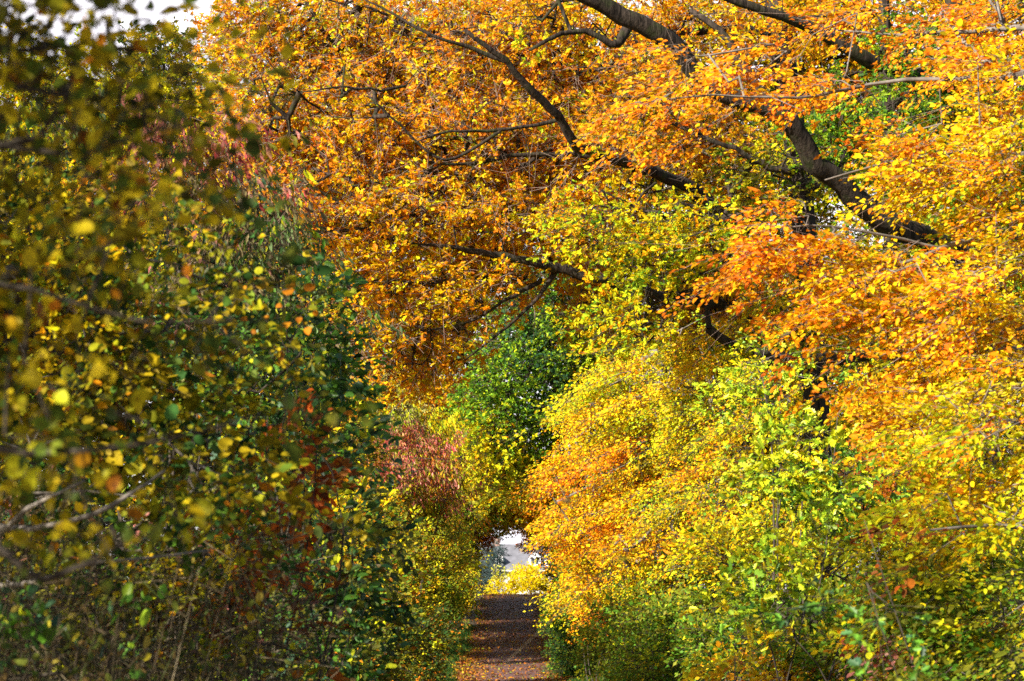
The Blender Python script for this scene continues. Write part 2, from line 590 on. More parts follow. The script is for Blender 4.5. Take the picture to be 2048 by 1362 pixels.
    if (~big).any():
        wood.append(tubes(p0[~big], p1[~big], r0[~big], r1[~big], 4))
    d = norm(norm(od + rng.normal(0, .35, od.shape)) * (1 - biasw) + np.array(bias) * biasw + rng.normal(0, .16, od.shape))
    uv = np.array(upv) if upv is not None else norm(UP * (1 - sun_tilt) + SUNV * sun_tilt)
    up = uv[None] + rng.normal(0, .22, d.shape)
    pos, ld, ln_, size, wid, colr, e0, e1 = spray_leaves(kind, O_, d, up, pal_of, pals)
    if bare:
        # leafless shoots that stand out beyond the leaves
        m = rng.random(len(O_)) < bare
        a, dd = O_[m], norm(d[m] + rng.normal(0, .35, (m.sum(), 3)) + np.array([0, -.25, .05]))
        ll = k['L'] * rng.uniform(1.2, 3.2, (m.sum(), 1))
        b = a + dd * ll * .5
        c = b + norm(dd + rng.normal(0, .3, dd.shape)) * ll * .5
        c2 = b + norm(dd + rng.normal(0, .5, dd.shape)) * ll * .3
        e0, e1 = np.concatenate([e0, a, b, b]), np.concatenate([e1, b, c, c2])
    wood.append(tubes(e0, e1, np.full(len(e0), twig_r), np.full(len(e0), twig_r * .55), 3))
    nbk = sum(len(w[0]) for w in wood[:-1])
    mesh_obj('branchwork', *join(wood[:-1]), bark, root)
    mesh_obj('twig_growth', *wood[-1], twig, root)
    v, l, t, tn = leaves_arrays(pos, ld, ln_, size * scale, wid, colr, k['tm'])
    mesh_obj('crown', v, l, t, leafmat, root, tn)
    global NLEAF
    NLEAF += len(pos)
    return root




def gaps(lines, frac=.85):
    """openings in the foliage through which the wood behind shows"""
    def f(q):
        s = (CT + ST * (q[:, 2] - CAMZ) / q[:, 1])
        vv = ((q[:, 2] - CAMZ) / q[:, 1] * CT - ST) / s
        X = 1024 + F * q[:, 0] / q[:, 1] / s
        Y = 681 - F * vv
        bad = np.zeros(len(q), bool)
        for (x0, y0, x1, y1, r) in lines:
            dx, dy = x1 - x0, y1 - y0
            t = np.clip(((X - x0) * dx + (Y - y0) * dy) / (dx * dx + dy * dy + 1e-6), 0, 1)
            bad |= np.hypot(X - x0 - t * dx, Y - y0 - t * dy) < r
        return ~(bad & (rng.random(len(q)) < frac))
    return f


NLEAF = 0
DENS = {'oakfar': 2.3, 'hazel': 1.3, 'beech': 2.2, 'hornbeam': 2.1}

# ================================================================== SETTING
def build_ground():
    ys = np.concatenate([np.arange(-40, 70, 5), np.arange(70, 215, .6), np.arange(215, 400, 8), np.geomspace(400, 2900, 24)])
    xs = np.concatenate([-np.geomspace(1500, 8, 22), np.arange(-7.5, 7.6, .5), np.geomspace(8, 1500, 22)])
    Xg, Yg = np.meshgrid(xs, ys)
    Z = ground_z(Xg, Yg) + rng.normal(0, .02, Xg.shape) * (np.abs(Xg) > 2.2)
    Z -= np.where(np.abs(Xg) < 2.0, .05, 0)
    Z = np.where(Yg > 400, np.minimum(Z, ground_z(0, Yg)), Z)
    V = np.stack([Xg, Yg, Z], -1).reshape(-1, 3)
    nx = len(xs)
    i = (np.arange(len(ys) - 1)[:, None] * nx + np.arange(nx - 1)[None]).ravel()
    loops = np.stack([i, i + 1, i + 1 + nx, i + nx], 1).ravel()
    m, nt, out = new_mat('forest_floor')
    tc = nt.nodes.new('ShaderNodeTexCoord')
    n1 = nt.nodes.new('ShaderNodeTexNoise')
    n1.inputs['Scale'].default_value = 9
    n1.inputs['Detail'].default_value = 8
    nt.links.new(tc.outputs['Object'], n1.inputs['Vector'])
    r = ramp(nt, [(.35, (.035, .022, .012)), (.5, (.09, .045, .018)), (.58, (.05, .07, .015)), (.7, (.16, .075, .02))])
    nt.links.new(n1.outputs['Fac'], r.inputs['Fac'])
    pb = nt.nodes.new('ShaderNodeBsdfPrincipled')
    pb.inputs['Roughness'].default_value = .95
    nt.links.new(r.outputs['Color'], pb.inputs['Base Color'])
    nt.links.new(pb.outputs[0], out.inputs['Surface'])
    o = mesh_obj('ground', V, loops, np.full(len(i), 4), m)
    o['kind'] = 'structure'


def path_half(y):
    return 1.84 + .12 * np.sin(y * .21) + .09 * np.sin(y * .53 + 1) + .05 * np.sin(y * 1.7)


def build_path():
    ys = np.arange(-20, 230, .5)
    us = np.linspace(-1, 1, 15)
    Yg, Ug = np.meshgrid(ys, us, indexing='ij')
    Xg = Ug * (path_half(Yg) + .05 * np.sin(Yg * 1.9 + Ug * 2))
    Z = ground_z(0, Yg) + .015 * (1 - Ug ** 2) + .004 - .022 * np.exp(-((np.abs(Ug) - .48) / .16) ** 2) + rng.normal(0, .004, Xg.shape)
    V = np.stack([Xg, Yg, Z], -1).reshape(-1, 3)
    nx = len(us)
    i = (np.arange(len(ys) - 1)[:, None] * nx + np.arange(nx - 1)[None]).ravel()
    loops = np.stack([i, i + 1, i + 1 + nx, i + nx], 1).ravel()
    m, nt, out = new_mat('gravel')
    tc = nt.nodes.new('ShaderNodeTexCoord')
    n1 = nt.nodes.new('ShaderNodeTexNoise')
    n1.inputs['Scale'].default_value = 30
    n1.inputs['Detail'].default_value = 6
    nt.links.new(tc.outputs['Object'], n1.inputs['Vector'])
    r = ramp(nt, [(.35, (.06, .028, .028)), (.65, (.18, .085, .078))])
    nt.links.new(n1.outputs['Fac'], r.inputs['Fac'])
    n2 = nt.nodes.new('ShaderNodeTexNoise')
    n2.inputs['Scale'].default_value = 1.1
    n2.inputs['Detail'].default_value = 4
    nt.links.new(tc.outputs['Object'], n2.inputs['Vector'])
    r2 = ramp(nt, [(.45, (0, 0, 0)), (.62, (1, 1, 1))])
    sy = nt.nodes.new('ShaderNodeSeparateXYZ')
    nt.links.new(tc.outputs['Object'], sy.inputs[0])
    my = nt.nodes.new('ShaderNodeMapRange')  # far stretch darkened in colour to imitate the deep tree shade there
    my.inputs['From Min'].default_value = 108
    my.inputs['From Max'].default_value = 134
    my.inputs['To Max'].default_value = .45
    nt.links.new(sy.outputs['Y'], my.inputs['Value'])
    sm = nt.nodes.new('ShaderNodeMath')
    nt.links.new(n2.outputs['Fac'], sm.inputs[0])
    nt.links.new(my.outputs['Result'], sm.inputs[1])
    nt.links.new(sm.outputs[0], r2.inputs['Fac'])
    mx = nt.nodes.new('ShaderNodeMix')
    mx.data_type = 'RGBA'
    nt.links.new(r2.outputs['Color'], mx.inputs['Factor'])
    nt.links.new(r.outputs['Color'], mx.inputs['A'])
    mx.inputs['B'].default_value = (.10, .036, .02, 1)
    pb = nt.nodes.new('ShaderNodeBsdfPrincipled')
    pb.inputs['Roughness'].default_value = .9
    nt.links.new(mx.outputs['Result'], pb.inputs['Base Color'])
    bp = nt.nodes.new('ShaderNodeBump')
    bp.inputs['Distance'].default_value = .02
    nt.links.new(n1.outputs['Fac'], bp.inputs['Height'])
    nt.links.new(bp.outputs[0], pb.inputs['Normal'])
    nt.links.new(pb.outputs[0], out.inputs['Surface'])
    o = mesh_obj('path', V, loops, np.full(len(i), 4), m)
    o['kind'] = 'structure'


def build_litter():
    n = 24000
    y = 76 + (rng.random(n) ** 1.2) * 112
    edge = rng.random(n)
    x = np.where(edge < .7, np.sign(rng.normal(size=n)) * (path_half(y) - np.abs(rng.normal(0, .45, n))), rng.uniform(-1.7, 1.7, n))
    x = np.where((edge > .45) & (y > 116), np.clip(rng.normal(0, 1.5, n), -2.6, 2.6), x)
    z = ground_z(0, y) + .03
    z = np.where(np.abs(x) > 1.7, z + .05, z)
    d = rng.normal(0, 1, (n, 3))
    d[:, 2] *= .3
    nn = UP[None] + rng.normal(0, .35, (n, 3))
    col = pick('rust', n) * .5
    br = rng.random(n) < .45
    col[br] = np.array((.20, .07, .03)) * rng.lognormal(0, .3, (br.sum(), 1))
    v, l, t, tn = leaves_arrays(np.stack([x, y, z], 1), d, nn, rng.uniform(.06, .12, n), rng.uniform(.5, .75, n), col, 'diamond')
    o = mesh_obj('fallen_leaves', v, l, t, LEAF_DRY, None, tn)
    o['kind'] = 'stuff'
    o['label'] = 'brown and orange fallen leaves scattered over the gravel path'
    o['category'] = 'leaf litter'


def blades(name, base, h, w, lean, tint, mat, label, cat):
    n = len(base)
    az = rng.uniform(0, 6.283, n)
    dr = np.stack([np.cos(az), np.sin(az), np.zeros(n)], 1)
    sd = np.stack([-np.sin(az), np.cos(az), np.zeros(n)], 1)
    mid = base + UP * (h * .6)[:, None] + dr * (h * lean * .35)[:, None]
    tip = base + UP * (h * (1 - .2 * lean))[:, None] + dr * (h * lean)[:, None]
    V = np.stack([base - sd * w[:, None], base + sd * w[:, None], mid + sd * (w * .8)[:, None], mid - sd * (w * .8)[:, None], tip], 1)
    f = np.array([0, 1, 2, 3, 3, 2, 4])
    loops = (np.arange(n)[:, None] * 5 + f[None]).ravel()
    tot = np.tile([4, 3], n)
    o = mesh_obj(name, V.reshape(-1, 3), loops, tot, mat, None, np.repeat(tint, 5, axis=0))
    o['kind'] = 'stuff'
    o['label'] = label
    o['category'] = cat
    return o


def build_grass():
    n = 34000
    y = 78 + rng.random(n) ** 1.3 * 60
    s = np.where(rng.random(n) < .5, -1, 1)
    x = s * (path_half(y) - .12 + np.abs(rng.normal(0, .8, n)))
    cl = .5 + .5 * np.sin(x * 3.1 + np.sin(y * .9) * 2) * np.sin(y * 1.3 + x)
    h = (.10 + .28 * np.clip((np.abs(x) - 1.5) / 1.2, 0, 1)) * rng.uniform(.5, 1.2, n) * (.5 + cl)
    b = np.stack([x, y, ground_z(x, y) - .02], 1)
    tint = np.array([(0.045, .12, .014), (.03, .09, .018), (.09, .15, .02), (.18, .14, .04)])[rng.choice(4, n, p=[.4, .32, .2, .08])]
    tint = tint * rng.lognormal(0, .2, (n, 1))
    blades('grass', b, h, np.full(n, .009), rng.uniform(.1, .9, n), tint, LEAF, 'green verge grass growing along both edges of the path', 'grass')


def build_thicket():
    """dry standing weed stalks under the left shrubs"""
    n = 1200
    y = rng.uniform(10.5, 21, n)
    x = -(.075 + rng.random(n) ** .9 * .20) * y
    inp = (x < -1.9 + 0.02 * y)
    x, y = x[inp], y[inp]
    n = len(x)
    h = rng.uniform(.8, 1.75, n) * np.clip(1.25 - (y - 10) * .01, .6, 1.3)
    b = np.stack([x, y, ground_z(x, y)], 1)
    lean = rng.normal(0, .25, (n, 2))
    tip = b + np.stack([lean[:, 0] * h, lean[:, 1] * h, h], 1)
    mid = (b + tip) / 2 + rng.normal(0, .05, (n, 3))
    e0, e1, r = [b, mid], [mid, tip], [np.full(n, .003), np.full(n, .0022)]
    for t in (.45, .6, .7, .8, .9, .97):
        q = b * (1 - t) + tip * t
        az = rng.uniform(0, 6.28, n)
        ll = rng.uniform(.08, .32, n)
        e0.append(q)
        e1.append(q + np.stack([np.cos(az) * ll, np.sin(az) * ll, rng.uniform(-.4, 1, n) * ll], 1))
        r.append(np.full(n, .002))
    # a tangle of fallen stems
    k = 3200
    yy = rng.uniform(14, 21, k)
    xx = -(.075 + rng.random(k) * .18) * yy
    zz = rng.uniform(.9, 2.2, k)
    q = np.stack([xx, yy, zz], 1)
    dd = norm(rng.normal(0, 1, (k, 3)) * np.array([1, .6, .5])) * rng.uniform(.2, .6, (k, 1))
    e0.append(q)
    e1.append(q + dd)
    r.append(np.full(k, .003))
    e0, e1, r = np.concatenate(e0), np.concatenate(e1), np.concatenate(r)
    v, l, t = tubes(e0, e1, r, r * .7, 3)
    pal = np.array([(.14, .10, .055), (.08, .06, .033), (.30, .24, .14), (.05, .05, .025), (.10, .13, .03)])
    tn = np.repeat(pal[rng.choice(5, len(e0), p=[.3, .3, .12, .18, .1])] * rng.lognormal(0, .25, (len(e0), 1)), 6, axis=0)
    o = mesh_obj('dry_weed_stalks', v, l, t, LEAF_DRY, None, tn)
    o['kind'] = 'stuff'
    o['label'] = 'tangle of dry brown weed stalks under the left shrubs'
    o['category'] = 'weeds'
    # withered leaves hanging on them
    m = 16000
    i = rng.integers(0, n, m)
    t = rng.uniform(.3, 1, m)[:, None]
    pos = b[i] * (1 - t) + tip[i] * t + rng.normal(0, .13, (m, 3))
    d = rng.normal(0, .6, (m, 3)) - UP * .7
    col = np.array([(.28, .18, .06), (.17, .20, .03), (.46, .36, .06), (.09, .13, .025), (.55, .46, .03)])[rng.choice(5, m, p=[.3, .25, .14, .2, .11])]
    v, l, tt, tn = leaves_arrays(pos, d, rng.normal(0, 1, (m, 3)), rng.uniform(.02, .055, m), rng.uniform(.35, .7, m), col, 'ovate')
    o = mesh_obj('withered_leaves', v, l, tt, LEAF, None, tn)
    o['kind'] = 'stuff'
    o['label'] = 'small withered leaves caught among the dry weed stalks'
    o['category'] = 'leaves'


build_ground()
build_path()
build_litter()
build_grass()
build_thicket()

# ================================================================== THE OAKS ON THE RIGHT
plant('oak_tree', 'big oak with ribbed brown trunk, rusty orange crown arching over the path', 'tree', (7.0, 67.5), [
    M(520, 70, 130, 120, 63, 2.0, 'rustgold', 3.4), M(690, 90, 170, 130, 64, 2.5, 'rustgold', 3.4), M(860, 130, 170, 140, 64, 2.5, 'rust', 3.4),
    M(1040, 90, 160, 140, 66, 2.5, 'rust', 3.6), M(1210, 160, 150, 130, 66, 2.4, 'rust', 3.6), M(540, 250, 110, 120, 60, 1.8, 'rustgold', 3.4),
    M(690, 290, 150, 130, 61, 2.2, 'rust', 3.4), M(860, 300, 150, 130, 62, 2.3, 'rust', 3.4), M(1030, 300, 150, 130, 63, 2.3, 'rust', 3.4),
    M(1190, 350, 140, 120, 63, 2.0, 'rustgold', 3.2), M(610, 430, 110, 100, 59, 1.8, 'rust', 3.4), M(760, 440, 140, 110, 60, 2.0, 'rustgold', 3.4),
    M(930, 440, 140, 110, 61, 2.0, 'rustgold', 3.4), M(1080, 460, 120, 90, 62, 1.8, 'gold', 3.2), M(700, 580, 110, 80, 59, 1.7, 'gold', 3.0),
    M(850, 590, 130, 80, 60, 1.7, 'gold', 2.8), M(990, 550, 110, 70, 61, 1.5, 'rustgold', 2.6), M(730, 690, 85, 75, 59, 1.3, 'gold', 2.6),
    M(840, 700, 85, 75, 60, 1.2, 'gold', 2.6), M(790, 760, 60, 40, 60, 1, 'gold', 2.0), M(920, 660, 80, 50, 60, 1.2, 'gold', 2.0), M(1400, 260, 130, 100, 66, 2.2, 'rustgold', 3.0),
    M(1180, 500, 100, 60, 63, 1.6, 'gold', 2.6), M(1210, 620, 90, 70, 64, 1.6, 'gold', 2.4), M(1480, 560, 120, 100, 66, 1.8, 'rustgold', 2.4),
    M(1420, 620, 110, 80, 66, 1.8, 'gold', 2.4), M(1380, 40, 130, 70, 67, 2.0, 'rust', 2.4), M(1460, 330, 100, 70, 66, 2.0, 'rustgold', 2.4),
], 'oak', bark=BARK_OAK, fwd=.8, slim=.84, group='oaks along the right side of the path', bias=(-.8, -.25, -.12), biasw=.45, tr=.0065, twig_r=.0048, twig=TWIG_PALE, dens=1.7, bare=.42,
    trunk=[(1642, 1080, 68, 29), (1632, 830, 68, 26), (1622, 640, 68, 25), (1596, 330, 68, 25), (1562, 90, 68, 26), (1540, -160, 68, 22)],
    limbs=[[(1612, 570, 68, 16), (1540, 500, 66.5, 15), (1460, 432, 65, 15), (1385, 378, 64, 15), (1310, 346, 63, 15), (1235, 318, 62, 14), (1178, 302, 61.5, 11), (1148, 286, 61, 11), (1114, 228, 60.5, 10), (1068, 184, 60, 10), (1010, 122, 59.5, 8), (930, 60, 59, 5)],
           [(1235, 318, 62, 9), (1120, 306, 61.5, 7), (1020, 312, 61, 5), (930, 330, 60.5, 4), (830, 318, 60, 3)],
           [(1620, 650, 68, 14), (1450, 612, 66, 12), (1300, 585, 63, 11), (1190, 558, 61.5, 11), (1110, 535, 61.2, 12), (1050, 522, 60.8, 9), (940, 502, 60.3, 7), (840, 488, 60, 3), (780, 480, 60, 1.2)],
           [(1110, 540, 63, 8), (1085, 490, 62.5, 7), (1060, 450, 62, 5), (960, 420, 61, 3)],
           [(1110, 545, 60.5, 7), (1060, 612, 60, 4), (1000, 665, 59.5, 3), (930, 720, 59, 2)],
           [(1085, 560, 60.5, 6), (1010, 600, 60, 4), (950, 640, 59.5, 3), (860, 660, 59, 2)],
           [(1050, 555, 61, 6), (940, 556, 60, 4), (830, 566, 59.4, 5), (760, 562, 59, 3.5), (670, 577, 58.5, 2.5), (610, 574, 58.5, 1)],
           [(1560, 60, 68, 12), (1400, 62, 67, 9), (1220, 72, 66, 8), (1060, 66, 65, 7), (890, 66, 64, 6), (800, 40, 63, 4), (720, 10, 62.5, 3)],
           [(1010, 122, 59.5, 6), (940, 96, 59.3, 5), (862, 68, 59, 4), (790, 30, 59, 3), (730, 0, 59, 2)],
           [(810, 172, 60, 3.5), (760, 180, 59.5, 3.2), (690, 174, 59, 2.6), (600, 184, 58.5, 1.2)],
           [(1114, 240, 60.5, 5), (1000, 262, 60, 4), (900, 262, 59.5, 3), (830, 285, 59, 1.5)],
           [(1000, 262, 60, 4), (890, 320, 59.5, 3.5), (800, 250, 59, 3), (740, 195, 58.6, 2)],
           [(930, 330, 60.5, 5), (830, 420, 60, 4), (760, 450, 59.5, 5), (680, 405, 59, 4), (600, 360, 58.5, 2.5)],
           [(760, 450, 59.5, 5), (690, 462, 59, 4), (620, 452, 58.6, 3)],
           [(1312, 366, 58, 3), (1272, 405, 57.8, 2.8), (1262, 470, 57.6, 2.6), (1288, 520, 57.5, 2.4), (1297, 560, 57.5, 2), (1282, 630, 57.4, 1.2)],
           [(1630, 735, 68, 10), (1540, 722, 66, 9), (1450, 722, 65, 8), (1340, 726, 64, 5)],
           [(1600, 400, 68, 14), (1700, 300, 67, 12), (1820, 180, 66, 10)]])

plant('oak_tree', 'oak with one great dark limb reaching up left, behind the orange beech', 'tree', (9.6, 58), [
    M(1740, 230, 130, 80, 56, 1.8, 'green', 2.2), M(1830, 110, 120, 70, 56, 1.8, 'green', 2.4), M(1640, 300, 80, 60, 56, 1.5, 'green', 2.0),
    M(1860, 330, 130, 90, 57, 1.8, 'lime', 2.2), M(1400, 480, 130, 90, 54, 1.5, 'limegold', 2.0), M(1270, 480, 110, 80, 54, 1.4, 'limegold', 1.8),
    M(1340, 550, 100, 50, 54, 1.3, 'lime', 1.6), M(1190, 440, 110, 60, 54, 1.4, 'limegold', 1.2), M(1240, 640, 110, 70, 54, 1.4, 'limegold', 1.8), M(1530, 350, 110, 70, 56, 1.6, 'olivegold', 2.2), M(1560, 620, 90, 70, 56, 1.5, 'olivegold', 2.0),
    M(1280, 210, 120, 80, 55, 1.5, 'rust', 1.8), M(1120, 30, 140, 60, 54, 1.5, 'rustgold', 2.0), M(1700, 700, 100, 60, 56, 1.5, 'lime', 2.0),
    M(1960, 200, 110, 100, 57, 1.8, 'green', 2.2), M(1600, 30, 160, 70, 57, 1.8, 'rustgold', 1.8), M(2040, 420, 110, 140, 58, 2, 'lime', 2.5),
], 'oak', bark=BARK_OAK, fwd=1.6, slim=1.0, group='oaks along the right side of the path', bias=(-.7, -.3, -.1), biasw=.4, tr=.0065, twig_r=.0045,
    trunk=[(1972, 1080, 58, 30), (1960, 760, 58, 27), (1948, 500, 58, 25), (1930, 240, 58, 22), (1905, -20, 58, 18), (1890, -200, 58, 14)],
    limbs=[[(1952, 560, 58, 24), (1880, 488, 57.5, 24), (1795, 456, 57, 23), (1727, 411, 56.5, 22), (1668, 354, 56, 21), (1628, 326, 55.7, 20), (1603, 276, 55.4, 20), (1547, 222, 55, 20), (1449, 188, 54.6, 19), (1388, 140, 54.3, 19), (1351, 92, 54, 20), (1300, 62, 53.7, 19), (1245, 30, 53.4, 17), (1170, -4, 53, 13), (1080, -40, 52.5, 9)],
           [(1925, 180, 58, 17), (1830, 150, 57.5, 17), (1738, 121, 57, 16), (1655, 72, 56.5, 13), (1588, 42, 56, 10), (1500, 14, 55.5, 8), (1400, -20, 55, 6)],
           [(1270, 42, 53.4, 11), (1240, 78, 53.2, 10), (1222, 88, 53, 8), (1170, 60, 52.8, 6), (1120, 66, 52.5, 5), (1060, 100, 52.3, 3)],
           [(1547, 222, 55, 11), (1480, 120, 55, 9), (1440, 60, 55, 7), (1380, 20, 55, 5)],
           [(1628, 326, 55.7, 9), (1560, 340, 55.3, 7), (1470, 300, 55, 5), (1330, 240, 54.6, 4)],
           [(1515, 705, 56, 9), (1470, 690, 55.5, 9), (1418, 658, 55, 9)],
           [(1955, 660, 58, 14), (1800, 700, 57.5, 11), (1640, 720, 57, 10), (1515, 705, 56, 9)]])

plant('oak_tree', 'slim grey oak trunk half hidden behind the yellow beech leaves', 'tree', (10.3, 76), [
    M(1820, 560, 150, 140, 76, 2, 'olivegold', 2.4), M(1790, 900, 160, 120, 76, 2, 'yg', 2.4), M(2000, 620, 120, 160, 76, 2, 'gold', 2.4), M(1700, 520, 100, 90, 76, 2, 'olive', 2),
], 'oakfar', bark=BARK_OAK, group='oaks along the right side of the path',
    trunk=[(1800, 1050, 76, 16), (1790, 700, 76, 15), (1778, 380, 76, 14), (1770, 100, 76, 12), (1765, -100, 76, 9)], bias=(-.6, -.3, 0), tr=.008)

# ================================================================== WOOD BEHIND
plant('field_maple', 'yellow woodland tree standing behind the rusty oak crown', 'tree', (4.4, 104), [
    M(620, 330, 230, 260, 104, 3, 'yg', 2.6), M(900, 280, 230, 280, 104, 3, 'gold', 2.6), M(1150, 260, 200, 260, 104, 3, 'yg', 2.4), M(700, 620, 150, 160, 104, 3, 'gold', 2.8),
    M(900, 620, 150, 150, 104, 3, 'gold', 2.8), M(800, 60, 250, 100, 104, 3, 'yg', 2.2),
], 'oakfar', bark=BARK_OAK, trunk=[(1240, 900, 104, 9), (1170, 500, 104, 8), (1050, 150, 104, 5)], tr=.009, twig_r=.006)
plant('field_maple', 'green and gold woodland tree behind the dark oak limbs', 'tree', (8.2, 112), [
    M(1380, 250, 220, 260, 112, 3, 'olivegold', 2.6), M(1650, 250, 220, 260, 112, 3, 'yg', 2.6), M(1400, 640, 180, 170, 112, 3, 'yg', 2.8), M(1600, 700, 200, 200, 112, 3, 'olivegold', 2.8),
    M(1420, 960, 200, 170, 112, 3, 'olivegold', 2.6), M(1250, 560, 150, 130, 112, 3, 'yg', 2.8), M(1280, 720, 150, 100, 112, 3, 'yg', 2.8), M(1430, 860, 170, 120, 111, 3, 'olivegold', 2.8), M(1620, 900, 170, 140, 111, 3, 'yg', 2.8), M(1450, 440, 170, 120, 112, 3, 'yg', 2.6),
], 'oakfar', bark=BARK_OAK, trunk=[(1440, 950, 112, 9), (1445, 500, 112, 8), (1440, 150, 112, 5)], tr=.009, twig_r=.006)
plant('field_maple', 'golden woodland tree deep behind the right hand beeches', 'tree', (17, 108), [
    M(2080, 500, 160, 500, 108, 3, 'gold', 2.6), M(2060, 1000, 160, 260, 107, 3, 'olivegold', 2.6), M(1900, 260, 220, 280, 108, 3, 'gold', 2.6), M(1600, 20, 300, 120, 109, 3, 'gold', 2.4), M(2000, 0, 200, 120, 109, 3, 'yg', 2.4), M(1900, 720, 220, 260, 108, 3, 'olivegold', 2.6), M(1800, 1060, 260, 180, 108, 3, 'yg', 2.6),
], 'oakfar', bark=BARK_OAK, trunk=[(1920, 950, 108, 9), (1910, 500, 108, 8), (1900, 150, 108, 5)], tr=.009, twig_r=.006)
plant('poplar_tree', 'pale yellow green tree under the white sky at upper left', 'tree', (-10.5, 92), [
    M(310, 140, 90, 80, 92, 2, 'dullyel', 2.6), M(90, 190, 140, 90, 92, 2.5, 'yg', 2.2), M(230, 250, 150, 120, 92, 2.5, 'yg', 2.8), M(90, 330, 150, 130, 92, 2.5, 'yg', 2.6), M(380, 240, 90, 120, 92, 2, 'yg', 2.6),
    M(300, 420, 180, 140, 92, 2.5, 'gold', 2.6), M(80, 560, 200, 160, 92, 2.5, 'olivegold', 2.6), M(420, 560, 160, 140, 92, 2.5, 'olivegold', 2.6),
], 'oakfar', bark=BARK_OAK, trunk=[(360, 800, 92, 7), (340, 400, 92, 6), (318, 130, 92, 3)], tr=.008, twig_r=.005, dens=3.6)

plant('ash_tree', 'green leaved tree in the middle, beneath the oak branch ends', 'tree', (2.3, 96), [
    M(1080, 620, 95, 70, 95, 2, 'dgreen', 3.2), M(1120, 560, 80, 50, 95, 2, 'bgreen', 2.8), M(1050, 700, 100, 70, 94, 2, 'bgreen', 3.0), M(1150, 690, 90, 80, 95, 2, 'lime', 2.8), M(1000, 780, 100, 70, 93, 2, 'green', 2.8),
    M(1110, 780, 90, 70, 94, 2, 'bgreen', 2.8), M(1060, 860, 110, 70, 94, 2, 'green', 3.0), M(980, 880, 80, 60, 93, 1.8, 'yg', 2.6), M(1000, 950, 80, 55, 95, 1.8, 'olivegold', 2.6),
    M(1080, 920, 60, 45, 95, 1.8, 'lime', 2.8), M(1200, 760, 80, 70, 96, 2, 'yg', 2.4),
], 'oakfar', bark=BARK_OAK, trunk=[(1165, 1050, 96, 8), (1155, 900, 96, 8), (1130, 850, 96, 8), (1105, 740, 96, 6), (1090, 600, 96, 3)],
    limbs=[[(1150, 890, 96, 8), (1110, 835, 95.5, 7), (1060, 800, 95, 4), (1000, 770, 94.5, 2)], [(1105, 740, 96, 5), (1060, 660, 95.5, 3), (1040, 620, 95, 2)]], bias=(-.4, -.6, -.1), tr=.007, scale=.8)

# ================================================================== ARCH OVER THE FAR PATH
plant('hornbeam_tree', 'dark tree whose low branches close the far end of the path', 'tree', (-3.1, 128), [
    M(930, 1010, 60, 60, 126, 2, 'olive', 3.0), M(985, 1010, 50, 50, 127, 2, 'olive', 3.2), M(1040, 1020, 45, 34, 128, 2, 'rustgold', 3.0), M(925, 1090, 34, 70, 128, 1.6, 'olive', 3.2),
    M(960, 1060, 25, 40, 128, 1.5, 'copper', 2.4), M(1000, 960, 70, 50, 128, 2, 'olivegold', 3), M(915, 1150, 30, 40, 130, 1.5, 'olivegreen', 3),
], 'hornbeam', trunk=[(900, 1190, 128, 5), (905, 1090, 128, 4), (925, 990, 128, 3)], bark=BARK_OAK, bias=(.7, -.3, -.1), scale=1.25)
plant('hornbeam_tree', 'orange leaved tree reaching over the bright gap from the right', 'tree', (3.4, 132), [
    M(1085, 1040, 45, 45, 130, 2, 'gold', 3.2), M(1065, 1085, 30, 14, 130, 1.4, 'flame', 2.4), M(1125, 1100, 36, 46, 130, 1.8, 'olivegold', 3.2), M(1135, 1160, 34, 50, 131, 1.8, 'olive', 3.4),
    M(1130, 1215, 34, 36, 131, 1.5, 'dgreen', 3.4), M(1110, 980, 60, 60, 131, 2, 'gold', 3),
], 'hornbeam', trunk=[(1165, 1190, 132, 5), (1150, 1090, 132, 4), (1120, 1000, 132, 3)], bark=BARK_OAK, bias=(-.7, -.3, -.1), scale=1.25)
plant('hornbeam_tree', 'shaded hornbeam at the crest, left of the bright gap', 'tree', (-3.6, 152), [
    M(905, 1130, 55, 60, 152, 2.5, 'olive', 3), M(890, 1060, 60, 60, 152, 2.5, 'olivegold', 3), M(960, 1020, 60, 45, 152, 2.5, 'olive', 3), M(1010, 1035, 40, 25, 152, 2.5, 'gold', 2.6), M(905, 1190, 45, 25, 152, 2, 'dgreen', 3.4),
], 'hornbeam', trunk=[(885, 1190, 152, 5), (890, 1090, 152, 4), (920, 1020, 152, 3)], bark=BARK_OAK, bias=(.6, -.3, 0), scale=1.4)
plant('hornbeam_tree', 'shaded hornbeam at the crest, right of the bright gap', 'tree', (4.0, 156), [
    M(1150, 1150, 45, 65, 156, 2.5, 'olive', 3), M(1160, 1070, 60, 60, 156, 2.5, 'olivegold', 3), M(1100, 1020, 60, 40, 156, 2.5, 'gold', 3), M(1150, 1205, 50, 25, 156, 2, 'dgreen', 3.4),
], 'hornbeam', trunk=[(1175, 1190, 156, 5), (1165, 1090, 156, 4), (1120, 1010, 156, 3)], bark=BARK_OAK, bias=(-.6, -.3, 0), scale=1.4)

